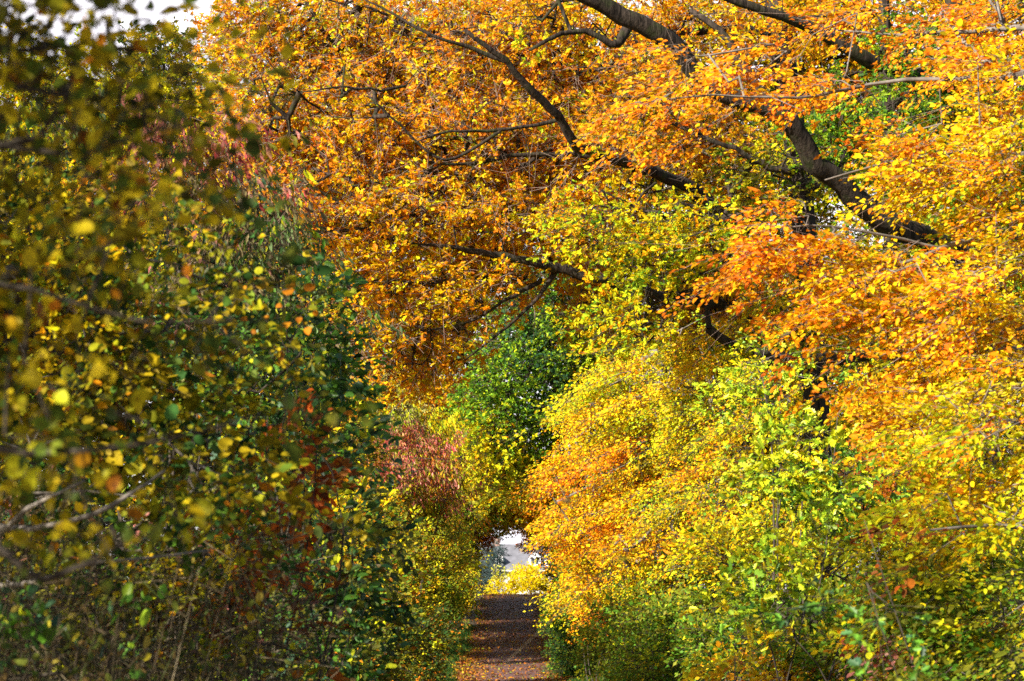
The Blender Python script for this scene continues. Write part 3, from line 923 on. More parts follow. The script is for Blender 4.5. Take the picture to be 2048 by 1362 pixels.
for lab_, y_, h_ in [('olive hornbeam added behind the left hedge to shade the far path, nearest of the row', 110, 4.2), ('olive hornbeam added behind the left hedge to shade the far path, second of the row', 124, 4.6),
                     ('olive hornbeam added behind the left hedge to shade the far path, third of the row', 138, 4.8), ('olive hornbeam added behind the left hedge to shade the far path, farthest before the crest', 153, 5.0), ('olive hornbeam added on the crest behind the hedge to shade the path, left of the bright gap', 168, 4.8)]:  # row added behind the hedge to block sun from the far path
    g_ = float(ground_z(-5.4, y_))
    plant('hornbeam_tree', lab_, 'tree', (-5.4, y_), [], 'oakfar', group='hornbeams added behind the left hedge to shade the far path', bark=BARK_OAK, bias=(.5, -.4, .1), tr=.007, dens=2.6, stems=2,
          worlds=[((-5.2, y_ - 3.2, g_ + h_), (1.7, 4.2, 2.3), 'olive', 3.0), ((-5.4, y_ + 3.2, g_ + h_ + .4), (1.8, 4.2, 2.4), 'olivegold', 3.0)])

# ================================================================== RIGHT SIDE BEECHES AND HEDGE
gold_rows = []
for n_, (yy, xl, xr) in enumerate([(700, 1200, 1500), (745, 1150, 1500), (785, 1100, 1500), (822, 1085, 1500), (862, 1120, 1520), (902, 1100, 1500), (940, 1075, 1500), (978, 1065, 1500), (1016, 1058, 1490), (1052, 1062, 1480), (1090, 1100, 1470), (1128, 1125, 1440), (1165, 1130, 1380)]):
    xl += rng.uniform(-22, 34)
    x_ = xl + 70
    m_ = 0
    while x_ < xr:
        t_ = (x_ - xl) / 400.0
        pal_ = ('limegold', 'yel', 'yg')[(n_ + m_) % 3] if yy < 870 else (('gold', 'flame', 'gold') if t_ < .5 else ('rustgold', 'limegold', 'olivegold'))[(n_ + m_) % 3] if yy < 1110 else ('yel', 'limegold', 'gold')[(n_ + m_) % 3]
        gold_rows.append(M(x_, yy - 40 * t_ + rng.uniform(-14, 14), rng.uniform(65, 105), rng.uniform(13, 22), 60.5 - 7 * t_ + rng.uniform(-1.6, 1.6), .8, pal_, 2.6))
        x_ += 105 + rng.uniform(-15, 15)
        m_ += 1
plant('beech_tree', 'golden beech with layered drooping branches in the right middle', 'tree', (4.5, 60), gold_rows, 'hornbeam', bark=BARK_BEECH, group='beeches on the right of the path', trunk=[(1455, 1150, 60, 10), (1440, 950, 60, 8), (1420, 780, 60, 5), (1400, 690, 60, 3)],
    limbs=[[(1440, 960, 60, 6), (1340, 925, 59.5, 4), (1230, 950, 60.1, 3), (1110, 1005, 60, 2)], [(1430, 880, 60, 6), (1330, 820, 59.5, 4), (1220, 820, 60.1, 3), (1110, 850, 60, 1.5)],
           [(1445, 1020, 60, 6), (1340, 1010, 59.5, 4), (1220, 1040, 60.1, 3), (1110, 1090, 60, 1.5)], [(1420, 780, 60, 5), (1360, 740, 59.5, 3), (1250, 760, 60.1, 2), (1150, 800, 60, 1.5)], [(1450, 1080, 60, 6), (1340, 1080, 59.5, 4), (1220, 1120, 60.1, 3), (1130, 1160, 60, 1.5)]],
    bias=(-.88, -.2, -.38), biasw=.8, scale=.92, lay=.5, tilt=.42, ragged=.5, bare=.05)

plant('beech_tree', 'near beech with orange leaf tips above and bright yellow sprays below', 'tree', (4.7, 20), [
    M(1500, 130, 150, 45, 20, .5, 'flame', 2.2), M(1690, 60, 130, 45, 21, .5, 'flame', 2.2), M(1280, 190, 130, 28, 19, .4, 'ember', 1.3), M(1430, 215, 130, 38, 19, .5, 'ember', 2.2), M(1620, 165, 150, 34, 20, .5, 'flame', 2.4),
    M(1760, 175, 120, 34, 20, .5, 'flame', 2.0), M(1850, 40, 130, 40, 21, .5, 'flame', 1.8), M(1980, 60, 110, 70, 22, .6, 'ember', 2.4), M(1830, 232, 140, 40, 20, .5, 'flame', 2.4), M(1960, 240, 120, 60, 20, .5, 'gold', 2.6),
    M(1840, 340, 130, 50, 19, .5, 'gold', 2.8), M(1970, 340, 120, 60, 19, .5, 'yel', 2.8), M(1940, 400, 100, 45, 19, .5, 'limegold', 2.8), M(1990, 470, 100, 70, 19, .5, 'gold', 2.8),
    M(1550, 455, 100, 38, 18, .4, 'ember', 2.2), M(1500, 500, 80, 38, 18, .4, 'ember', 2.4), M(1610, 490, 110, 40, 18, .4, 'flame', 2.4), M(1720, 540, 120, 45, 18, .45, 'gold', 2.6), M(1850, 540, 120, 50, 18.5, .5, 'flame', 2.8),
    M(1640, 590, 90, 32, 18, .4, 'gold', 2.2), M(1780, 620, 120, 45, 18, .45, 'gold', 2.8), M(1920, 600, 110, 50, 18, .5, 'yel', 2.8), M(1610, 680, 90, 28, 18, .4, 'ember', 2.0), M(1740, 700, 110, 40, 18, .45, 'gold', 2.6),
    M(1880, 700, 130, 50, 18, .5, 'gold', 2.8), M(2000, 690, 80, 60, 18, .5, 'yel', 2.8), M(1820, 790, 110, 38, 18, .45, 'gold', 2.4), M(1950, 800, 110, 55, 17.5, .5, 'lemon', 2.8), M(1880, 880, 110, 40, 17, .45, 'yg', 2.4),
    M(1990, 900, 90, 60, 17, .5, 'yg', 2.6), M(1960, 860, 60, 30, 16, .3, 'ember', 1.0), M(2010, 150, 80, 60, 20, .5, 'gold', 2.2), M(1480, 590, 40, 20, 18, .3, 'flame', 1.6), 
    M(1800, 305, 80, 30, 19, .4, 'ember', 1.6), M(1380, 150, 100, 30, 19.5, .4, 'flame', 1.5), M(1930, 555, 110, 16, 17.5, .3, 'flame', 2.2), M(1900, 650, 120, 16, 17.4, .3, 'flame', 2.2), M(1820, 745, 110, 15, 17.3, .3, 'flame', 2.0), M(1990, 300, 90, 16, 18.6, .3, 'flame', 2.0), M(1960, 130, 100, 18, 19, .3, 'flame', 2.2), M(1720, 640, 100, 16, 17.5, .3, 'flame', 2.0), M(1680, 745, 80, 14, 17.5, .3, 'flame', 1.6), M(2000, 760, 90, 16, 17, .3, 'flame', 1.8), M(1850, 470, 120, 15, 18, .3, 'gold', 1.8), M(1580, 255, 120, 16, 19, .3, 'ember', 1.4),
], 'beech', bark=BARK_BEECH, twig=TWIG_PALE, group='beeches on the right of the path', trunk=[(2330, 700, 20, 60), (2320, 200, 20, 52), (2300, -400, 20, 40)],
    limbs=[[(2325, 330, 20, 22), (2180, 180, 20, 14), (2048, 157, 20, 9), (1968, 160, 20, 7), (1880, 158, 20, 5), (1740, 170, 20, 3.5), (1600, 195, 19.5, 2.6), (1430, 190, 19.2, 2), (1270, 205, 19, 1.4)],
           [(2048, 160, 20, 8), (1990, 138, 20.4, 6), (1940, 95, 20.6, 5), (1900, 50, 20.8, 4), (1880, 20, 21, 3)],
           [(2330, 600, 20, 20), (2140, 500, 19.5, 12), (1980, 470, 19, 6), (1830, 520, 18.5, 4), (1700, 560, 18.2, 2.5), (1560, 640, 18, 1.5)],
           [(1900, 500, 18.8, 4), (1760, 470, 18.5, 2.6), (1620, 450, 18.2, 2), (1500, 470, 18, 1.3)],
           [(2325, 420, 20, 18), (2140, 330, 19.7, 9), (1980, 300, 19.5, 5), (1800, 320, 19.2, 3), (1650, 360, 19, 1.6)],
           [(2330, 800, 20, 18), (2150, 720, 19, 10), (1980, 700, 18.5, 5), (1800, 720, 18, 3), (1650, 700, 18, 1.6)],
           [(2330, 900, 20, 16), (2150, 860, 18.5, 9), (2000, 840, 17.5, 4), (1860, 850, 17.2, 2)],
           [(2310, 100, 20, 16), (2150, 60, 20.5, 9), (2000, 60, 21, 5), (1820, 70, 21, 3), (1660, 60, 21, 1.6)]],
    bias=(-.86, -.30, -.24), biasw=.78, dz=1.38, lay=.5, dens=1.75, scale=.8, bare=.12, tilt=.22,
    keep=gaps([(1440, 205, 1560, 245, 44), (1560, 245, 1650, 350, 46), (1650, 350, 1740, 425, 44), (1740, 425, 1900, 490, 44), (1700, 95, 1760, 130, 40), (1400, 400, 1480, 450, 40), (1600, 700, 1640, 840, 46), (1770, 690, 1800, 720, 30), (1840, 190, 1900, 260, 40), (1560, 60, 1590, 130, 36), (1720, 80, 1850, 110, 32), (1740, 215, 1860, 205, 28)]), tr=.0028, twig_r=.0016)

plant('beech_tree', 'low beech branches at the right edge turning from green to yellow', 'tree', (3.6, 14.5), [
    M(1960, 1010, 120, 45, 14.5, .4, 'yel', 2.6), M(1830, 1040, 90, 30, 14, .3, 'yg', 1.8), M(1830, 1070, 100, 16, 13.6, .25, 'copper', 1.2), M(1970, 1090, 110, 45, 14, .4, 'yg', 2.6), M(1850, 1120, 100, 40, 14, .4, 'olivegold', 2.2),
    M(1960, 1170, 120, 50, 14, .4, 'olivegreen', 2.6), M(1820, 1200, 90, 45, 14, .4, 'olivegreen', 2.0), M(1990, 1260, 90, 50, 13.6, .4, 'olive', 2.6), M(1880, 1270, 110, 45, 13.8, .4, 'olivegreen', 2.4), M(1930, 1340, 130, 50, 13.6, .4, 'olivegreen', 2.8),
    M(1780, 1260, 70, 30, 14, .3, 'olivegold', 1.6), M(1790, 1320, 80, 40, 14, .35, 'pinkbrown', 1.8),
], 'beech', bark=BARK_BEECH, twig=TWIG_DARK, group='beeches on the right of the path', trunk=[(2440, 1200, 14.5, 40), (2430, 900, 14.5, 34), (2420, 500, 14.5, 24)],
    limbs=[[(2435, 1150, 14.5, 16), (2200, 1080, 14.3, 9), (2000, 1050, 14, 4), (1860, 1060, 13.8, 2)], [(2438, 1250, 14.5, 16), (2200, 1220, 14.2, 9), (2000, 1200, 14, 4), (1830, 1200, 14, 2)],
           [(2440, 1400, 14.5, 16), (2200, 1340, 14, 9), (2000, 1310, 13.7, 4), (1830, 1290, 13.8, 2)]],
    bias=(-.86, -.25, -.2), biasw=.75, dz=1.6, lay=.42, dens=1.9, scale=.84, tilt=.22, tr=.0025, twig_r=.0015)

plant('oak_sapling', 'young oak with fresh green lobed leaves right of centre', 'tree', (3.3, 33), [
    M(1660, 900, 90, 45, 33, .7, 'lime', 2.6), M(1600, 960, 100, 50, 33, .7, 'lime', 2.8), M(1700, 970, 90, 55, 33, .7, 'green', 2.8), M(1560, 900, 70, 40, 33.5, .6, 'lime', 2.2), M(1680, 1030, 80, 40, 33, .6, 'lime', 2.2),
], 'oak', leafmat=LEAF_GLOSS, bias=(-.5, -.5, -.1), group='young oaks in the right undergrowth', tr=.004, twig_r=.0025, scale=.92, stem_r=.016)
plant('oak_sapling', 'pale green young oak low down near the hedge foot', 'tree', (2.8, 29), [
    M(1520, 1180, 70, 30, 29, .5, 'lime', 2.4), M(1590, 1200, 80, 40, 29, .5, 'lime', 2.4), M(1640, 1110, 80, 40, 29.5, .5, 'lime', 2.2), M(1560, 1250, 70, 30, 29, .5, 'green', 2.0),
], 'oak', leafmat=LEAF_GLOSS, bias=(-.6, -.5, -.1), group='young oaks in the right undergrowth', tr=.004, twig_r=.0025, scale=.9, stem_r=.014)
plant('oak_sapling', 'green leafed young oak just below the brown trunk', 'tree', (4.3, 46), [
    M(1560, 740, 80, 40, 46, .8, 'lime', 2.4), M(1640, 770, 60, 26, 46, .6, 'green', 1.4), M(1500, 780, 60, 40, 46, .8, 'lime', 2.2), M(1600, 860, 90, 30, 46, .8, 'yg', 2.2),
], 'oak', leafmat=LEAF_GLOSS, bias=(-.5, -.5, -.1), group='young oaks in the right undergrowth', tr=.005, twig_r=.003, stem_r=.02, keep=gaps([(1632, 765, 1632, 832, 30)], .95))
plant('oak_sapling', 'small dark blue green oak shoot in front of the lower right beech leaves', 'tree', (1.95, 15.5), [
    M(1745, 1170, 40, 28, 15.5, .2, 'dgreen', 2.0), M(1750, 1215, 36, 24, 15.5, .2, 'bgreen', 1.8),
], 'oak', leafmat=LEAF_GLOSS, bias=(-.3, -.6, .1), group='young oaks in the right undergrowth', tr=.002, twig_r=.0015, scale=.65, stem_r=.006, stems=1)

plant('copper_shrub', 'brown red leaved shrub between the green oak and yellow beech', 'shrub', (4.3, 36), [
    M(1800, 930, 90, 60, 36, .8, 'rust', 2.2), M(1770, 1000, 100, 50, 36, .8, 'copper', 2.0), M(1870, 1000, 80, 60, 36, .8, 'rust', 2.0),
], 'hornbeam', bias=(-.3, -.5, .3))

hedge = 'hornbeam shrubs in the right hedge'
for lab, base, ms, kw in [
    ('green gold hornbeam bush beside the path on the right', (3.3, 82), [M(1190, 1120, 70, 60, 80, 1.4, 'olivegold', 3.2), M(1170, 1180, 60, 45, 80, 1.3, 'olivegreen', 3.2), M(1220, 1200, 60, 70, 80, 1.3, 'olivegreen', 3.2)], {}),
    ('olive hornbeam bush under the golden beech', (4.0, 68), [M(1290, 1180, 90, 70, 67, 1.4, 'olivegreen', 3.2), M(1380, 1150, 90, 70, 68, 1.4, 'olive', 3.2), M(1240, 1270, 70, 70, 66, 1.2, 'olivegreen', 3.2)], {}),
    ('shaded green hornbeam bush at the bottom, right of the path', (2.9, 56), [M(1330, 1250, 90, 60, 55, 1.2, 'olivegreen', 3.2), M(1300, 1320, 90, 60, 54, 1.1, 'olivegreen', 3.2), M(1400, 1310, 80, 70, 55, 1.1, 'green', 3.2)], {}),
    ('yellow green hornbeam bush behind the pale young oak', (4.2, 47), [M(1450, 1110, 90, 60, 47, 1.1, 'olivegold', 3.0), M(1480, 1200, 90, 60, 47, 1.1, 'olivegreen', 2.8), M(1560, 1080, 90, 60, 48, 1.1, 'yg', 2.8), M(1460, 1290, 90, 60, 46, 1, 'olivegreen', 3.0)], {}),
    ('mixed green and gold hornbeam bush at the bottom right', (3.6, 34), [M(1620, 1290, 110, 60, 33, .9, 'olivegreen', 3.0), M(1560, 1350, 110, 50, 33, .9, 'gold', 2.8), M(1700, 1230, 80, 60, 33, .9, 'olivegreen', 2.8), M(1720, 1330, 90, 60, 32, .8, 'olivegreen', 3.0), M(1700, 1100, 80, 50, 34, .9, 'yg', 2.6)], {}),
    ('yellow hornbeam bush reaching up behind the near beech', (6.8, 44), [M(1880, 1000, 110, 70, 43, 1.2, 'yg', 3.0), M(1800, 820, 110, 70, 43, 1.2, 'gold', 2.8), M(1920, 760, 110, 80, 44, 1.2, 'yel', 2.8), M(1960, 1120, 120, 80, 43, 1.2, 'olivegreen', 3.0), M(1840, 1200, 110, 80, 42, 1.1, 'olivegreen', 3.0), M(1960, 1300, 120, 80, 42, 1.1, 'olivegreen', 3.0)], {}),
]:
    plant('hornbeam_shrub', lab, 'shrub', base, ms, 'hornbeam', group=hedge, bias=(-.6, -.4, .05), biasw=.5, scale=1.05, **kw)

plant('beech_sapling', 'small orange red beech sapling at the hedge foot', 'shrub', (2.5, 72), [M(1210, 1225, 50, 24, 72, .6, 'ember', 2.6), M(1195, 1245, 34, 18, 72, .5, 'flame', 2.4)], 'hornbeam', bias=(-.8, -.3, -.1))
plant('beech_sapling', 'thin yellow leaved sapling standing at the bottom edge', 'shrub', (2.15, 26.5), [M(1480, 1290, 38, 16, 26.5, .25, 'yel', 1.3), M(1470, 1325, 42, 16, 26.5, .25, 'lemon', 1.3), M(1490, 1360, 46, 16, 26.5, .25, 'yel', 1.3)], 'beech', bias=(-.6, -.5, .2), stems=1, stem_r=.01, scale=.85, twig=TWIG_PALE, tr=.002, twig_r=.0015)
plant('path_side_bush', 'leafy bush with yellow tips and dark green foot beside the path', 'shrub', (2.35, 86), [M(1130, 1205, 28, 22, 85, .6, 'lime', 3.0), M(1128, 1230, 30, 20, 85, .6, 'green', 3.0), M(1150, 1275, 45, 45, 85, .8, 'dgreen', 3.4), M(1155, 1330, 50, 40, 85, .8, 'dgreen', 3.4), M(1200, 1320, 50, 50, 84, .8, 'olivegreen', 3.2)], 'hornbeam', bias=(-.4, -.5, .1))

# ================================================================== LEFT SIDE
lh = 'hornbeam shrubs in the left hedge'
for lab, base, ms in [
    ('yellow green hornbeam bush on the left, nearest the path crest', (-3.1, 98), [M(905, 1180, 42, 50, 98, 1.3, 'olivegold', 3.2), M(880, 1110, 50, 60, 99, 1.4, 'olive', 3.2), M(870, 1220, 50, 40, 97, 1.2, 'olivegreen', 3.2)]),
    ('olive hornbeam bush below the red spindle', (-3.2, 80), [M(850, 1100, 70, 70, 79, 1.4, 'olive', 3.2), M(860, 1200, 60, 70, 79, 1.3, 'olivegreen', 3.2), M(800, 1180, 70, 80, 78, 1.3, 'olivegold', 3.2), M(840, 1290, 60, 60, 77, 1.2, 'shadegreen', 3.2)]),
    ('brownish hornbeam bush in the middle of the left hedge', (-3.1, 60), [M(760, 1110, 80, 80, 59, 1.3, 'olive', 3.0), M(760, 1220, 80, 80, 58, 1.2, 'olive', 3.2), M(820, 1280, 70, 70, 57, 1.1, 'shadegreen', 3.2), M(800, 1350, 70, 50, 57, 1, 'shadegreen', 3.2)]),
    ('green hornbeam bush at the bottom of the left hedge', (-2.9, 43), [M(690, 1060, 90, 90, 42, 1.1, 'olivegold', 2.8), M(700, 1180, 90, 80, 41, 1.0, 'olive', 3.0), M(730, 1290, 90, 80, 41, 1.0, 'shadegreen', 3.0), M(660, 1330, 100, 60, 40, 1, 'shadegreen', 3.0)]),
]:
    plant('hornbeam_shrub', lab, 'shrub', base, ms, 'hornbeam', group=lh, bias=(.6, -.4, .05), biasw=.5, scale=1.05)

plant('spindle_tree', 'rose red spindle bush standing out of the left hedge', 'shrub', (-2.6, 64), [
    M(770, 900, 50, 34, 61, .9, 'pink', .9), M(815, 880, 50, 24, 60, .9, 'pink', .9), M(865, 900, 60, 34, 60, .9, 'pink', 1.0), M(830, 940, 100, 40, 60, 1, 'pink', 1.1), M(890, 935, 40, 34, 60, .9, 'pinkbrown', .9), M(745, 935, 50, 44, 60, .8, 'pinkbrown', 1.0),
    M(800, 985, 90, 34, 61, .9, 'pinkbrown', 1.2), M(890, 985, 60, 38, 62, .9, 'pinkbrown', 1.3), M(830, 1035, 110, 46, 62, 1, 'olive', 1.8), M(760, 950, 60, 40, 62, 1, 'olive', .9), M(860, 950, 60, 40, 62, 1, 'yg', .6),
], 'spindle', bias=(.1, -.4, .8), biasw=.7, group='spindle bushes with pink autumn leaves', scale=.95, ragged=.8, bare=.2)
plant('spindle_tree', 'tall spindle with drooping pink leaves among the upper left foliage', 'shrub', (-3.2, 27), [
    M(340, 290, 100, 40, 26, .6, 'pink', 1.6), M(440, 310, 60, 40, 26, .6, 'pink', 1.2), M(330, 370, 80, 40, 26, .6, 'pink', 1.6), M(500, 370, 50, 40, 26, .5, 'pink', 1.0), M(420, 420, 120, 50, 26, .7, 'greybrown', 2.0),
    M(470, 520, 120, 60, 26, .7, 'greybrown', 2.2), M(560, 500, 70, 50, 26, .6, 'greygreen', 2.2), M(580, 590, 80, 60, 26, .6, 'greygreen', 2.2), M(400, 600, 120, 70, 26, .7, 'greybrown', 2.2), M(100, 280, 80, 50, 26, .6, 'greygreen', 1.8), M(640, 650, 40, 70, 26, .5, 'greygreen', 1.8),
], 'spindle', bias=(.3, -.3, .5), biasw=.5, group='spindle bushes with pink autumn leaves', twig=TWIG_PALE)
plant('willow_shrub', 'pale grey green willow bush above the red spindle', 'shrub', (-4.2, 80), [M(790, 850, 80, 50, 79, 1.4, 'pale', 2.8), M(740, 790, 60, 50, 79, 1.4, 'pale', 2.6), M(860, 870, 60, 40, 79, 1.2, 'yg', 2.4), M(700, 890, 60, 50, 78, 1.2, 'pale', 2.4)], 'spindle', bias=(.2, -.3, .8), biasw=.6, scale=1.1)
plant('maple_shrub', 'small yellow maple behind the dogwood leaves', 'shrub', (-3.4, 52), [M(660, 800, 70, 70, 51, 1.1, 'gold', 2.6), M(680, 900, 70, 60, 51, 1.1, 'dullyel', 2.6), M(640, 980, 70, 60, 51, 1.1, 'dullyel', 2.6)], 'hornbeam', bias=(.5, -.4, .2))
plant('dogwood_shrub', 'dark green dogwood with drooping oval leaves at lower left', 'shrub', (-2.3, 23.5), [
    M(600, 680, 80, 70, 23, .6, 'dgreen', 2.6), M(640, 780, 60, 70, 23, .5, 'dgreen', 2.4), M(540, 780, 80, 70, 23.4, .6, 'bgreen', 2.4), M(580, 890, 80, 60, 23, .6, 'dgreen', 2.4), M(670, 900, 40, 60, 22.6, .5, 'dgreen', 2.0),
    M(690, 1060, 70, 50, 22, .5, 'shadegreen', 2.2), M(620, 1090, 70, 50, 22, .5, 'dgreen', 2.2), M(740, 1100, 40, 40, 22, .4, 'shadegreen', 1.8), M(640, 1170, 90, 50, 22, .5, 'dgreen', 2.4), M(620, 1250, 90, 50, 22, .5, 'dgreen', 2.2), M(660, 1320, 100, 50, 22, .5, 'dgreen', 2.4), M(450, 700, 90, 70, 23.5, .6, 'dgreen', 2.0),
], 'dogwood', leafmat=LEAF_GLOSS, bias=(.4, -.5, .0), biasw=.5, tr=.003, twig_r=.002)
plant('beech_sapling', 'coppery brown beech sapling between the green dogwood branches', 'shrub', (-2.5, 25.5), [M(540, 950, 50, 24, 25, .35, 'copper', 2.4), M(520, 990, 60, 30, 25, .35, 'copper', 2.6), M(560, 1030, 50, 30, 25, .35, 'copper', 2.2), M(600, 900, 40, 20, 25, .3, 'copper', 1.6), M(470, 1030, 40, 26, 25, .3, 'copper', 1.8)], 'beech', bias=(.3, -.5, -.1), tr=.003, twig_r=.002, stem_r=.009, dz=.7)
plant('beech_sapling', 'low rust coloured beech sapling over the dry weeds', 'shrub', (-2.4, 21.5), [M(450, 1130, 70, 30, 21, .35, 'copper', 2.0), M(420, 1165, 50, 24, 21, .3, 'copper', 1.6), M(560, 1290, 60, 22, 20, .3, 'copper', 1.8), M(640, 1335, 60, 18, 20, .3, 'copper', 1.2)], 'beech', bias=(.3, -.5, -.1), tr=.003, twig_r=.002, stem_r=.009, dz=.85, scale=.72)

plant('field_maple', 'yellow leaved field maple on the left behind the blurred branches', 'tree', (-3.4, 15), [
    M(80, 560, 130, 80, 14.6, .6, 'yel', 2.2), M(200, 600, 110, 70, 14.6, .6, 'dullyel', 2.2), M(60, 700, 130, 80, 14.4, .6, 'yel', 2.2), M(200, 730, 120, 80, 14.4, .6, 'dullyel', 2.2), M(320, 640, 100, 70, 14.6, .5, 'dullyel', 1.8), M(340, 760, 110, 70, 14.6, .5, 'dullyel', 1.8),
    M(90, 440, 130, 70, 14.8, .6, 'dullyel', 2.0), M(250, 460, 120, 60, 14.8, .6, 'dullyel', 1.8), M(120, 840, 140, 70, 14.4, .6, 'dullyel', 2.0), M(300, 870, 120, 60, 14.6, .5, 'dullyel', 1.8), M(420, 860, 90, 60, 14.8, .5, 'dullyel', 1.6), M(330, 930, 110, 28, 13.6, .3, 'dullyel', 1.8), M(440, 985, 110, 24, 13.6, .3, 'dullyel', 1.8), M(560, 990, 70, 20, 13.8, .25, 'dullyel', 1.4), M(150, 1000, 140, 26, 13.4, .3, 'dullyel', 1.6), M(60, 870, 120, 40, 13.2, .3, 'dullyel', 1.6), M(450, 960, 80, 50, 15, .4, 'dullyel', 1.5),
    M(380, 1010, 80, 40, 15, .4, 'dullyel', 1.4), M(90, 950, 130, 50, 14.4, .5, 'dullyel', 1.6), M(430, 560, 90, 60, 15, .5, 'dullyel', 1.6), M(-150, 600, 150, 250, 14.6, 1.0, 'dullyel', 2.2), M(-500, 300, 380, 500, 14.0, 1.6, 'dullyel', 1.8), M(-1300, 200, 600, 700, 13.0, 2.2, 'dullyel', 1.1), M(-1500, 0, 700, 700, 9.5, 2.2, 'dullyel', 1.1), M(540, 860, 60, 50, 15, .4, 'dullyel', 1.4),  # masses far left are unseen crown, added to shade the lower left
], 'yellow', group='maples on the left', bark=BARK_BEECH, scale=.86,
    worlds=[((-7.2, 15.0, 8.6), (2.4, 3.2, 2.4), 'dullyel', 1.0), ((-8.4, 21.0, 9.4), (2.6, 4.0, 2.4), 'dullyel', .35)], trunk=[(-260, 1150, 15, 24), (-220, 800, 15, 20), (-180, 400, 15, 14), (-150, 200, 15, 8)],  # high unseen crown masses added to keep sun off the left shrubs
    limbs=[[(-240, 1000, 15, 12), (-40, 900, 14.6, 7), (140, 905, 14.5, 5), (320, 880, 14.6, 3), (460, 850, 14.8, 1.6)], [(-250, 1120, 15, 11), (-60, 1065, 13, 7), (60, 1056, 12.4, 6), (180, 1030, 12.2, 5), (260, 990, 12.2, 4), (330, 940, 12.3, 2)],
           [(-250, 1160, 15, 9), (-40, 1090, 12.8, 6), (50, 1020, 12.3, 5), (120, 985, 12.2, 3.5), (170, 960, 12.2, 2)], [(-250, 1180, 15, 9), (40, 1170, 12.4, 6), (150, 1135, 12.2, 4.5), (260, 1120, 12.2, 3), (420, 1100, 12.4, 1.5)],
           [(-230, 850, 15, 11), (0, 760, 14.5, 6), (180, 680, 14.6, 3.5), (330, 660, 14.7, 2)], [(-200, 600, 15, 10), (0, 540, 14.6, 6), (180, 510, 14.7, 3.5), (360, 530, 14.8, 2)]],
    bias=(.5, -.3, -.1), biasw=.5, tr=.0028, twig_r=.0016)

plant('hazel_tree', 'blurred near tree with round spotted yellow green leaves at upper left', 'tree', (-1.9, 6.2), [
    M(60, 70, 170, 90, 6.19, 0.38, 'dull', 2.0), M(260, 100, 130, 70, 6.19, 0.34, 'dull', 2.0), M(400, 120, 60, 40, 6.05, 0.22, 'dull', 1.6), M(120, 200, 160, 70, 6.05, 0.38, 'dull', 2.0), M(290, 210, 120, 60, 6.05, 0.30, 'dull', 2.0),
    M(390, 160, 60, 50, 5.90, 0.22, 'dull', 1.4), M(90, 320, 140, 70, 6.05, 0.34, 'dull', 1.8), M(210, 350, 80, 50, 5.90, 0.26, 'dull', 1.5), M(60, 30, 150, 60, 6.19, 0.30, 'dull', 2.2), M(380, 260, 60, 24, 5.90, 0.19, 'dim', .8),
    M(330, 480, 120, 40, 5.76, 0.22, 'dull', 0.35), M(450, 560, 110, 50, 5.76, 0.22, 'dim', 0.30), M(150, 540, 140, 40, 5.76, 0.22, 'dim', 0.35), M(240, 640, 140, 60, 5.76, 0.22, 'dull', 0.35), M(420, 720, 140, 60, 5.76, 0.22, 'dim', 0.30),
    M(120, 740, 120, 60, 5.76, 0.22, 'dull', 0.35), M(300, 880, 140, 50, 5.76, 0.22, 'dull', 0.35), M(70, 880, 100, 50, 5.76, 0.22, 'dull', 0.40), M(250, 1060, 90, 30, 5.76, 0.19, 'dull', 0.30), M(60, 1120, 80, 30, 5.76, 0.22, 'dim', 0.30),
    M(-300, 100, 280, 300, 6.34, 0.75, 'dull', 2.6), M(-300, 600, 260, 300, 6.34, 0.68, 'dull', 2.4), M(-700, 200, 300, 500, 6.62, 1.05, 'dull', 2.6), M(-200, -250, 400, 220, 6.34, 0.75, 'dull', 2.4),  # unseen side of the crown, filled out to shade the visible leaves
], 'hazel', leafmat=LEAF_SPOT, trunk=[(-700, 1000, 6.19, 50), (-660, 600, 6.19, 42), (-600, 100, 6.19, 30), (-560, -250, 6.19, 16)],
    limbs=[[(-640, 450, 6.19, 24), (-300, 330, 6.12, 14), (0, 295, 5.98, 6), (160, 310, 5.90, 4), (300, 260, 5.90, 3), (400, 255, 5.90, 1.6)], [(-600, 100, 6.19, 22), (-250, 60, 6.19, 12), (0, 100, 6.19, 6), (170, 90, 6.19, 4), (400, 110, 6.05, 1.6)],
           [(-650, 650, 6.19, 22), (-250, 560, 5.98, 12), (60, 580, 5.83, 5), (280, 640, 5.76, 3), (560, 640, 5.76, 1.4)], [(-670, 800, 6.19, 22), (-250, 860, 5.90, 12), (60, 905, 5.76, 6), (280, 890, 5.76, 4), (520, 830, 5.76, 1.6)],
           [(-690, 1000, 6.19, 20), (-300, 1000, 5.98, 11), (0, 1100, 5.83, 8), (90, 1160, 5.83, 6), (240, 1090, 5.76, 3), (330, 1060, 5.76, 1.5)]],
    bias=(.6, -.3, -.15), biasw=.5, tr=.0028, twig_r=.0012, scale=.47, dz=1.15, dens=1.25, worlds=[((-4.6, 3.2, 5.2), (2.0, 2.6, 2.3), 'dull', .45), ((-3.6, 5.5, 6.2), (1.9, 2.0, 1.6), 'dull', .45)])  # worlds: unseen crown added beside the camera to shade the near leaves

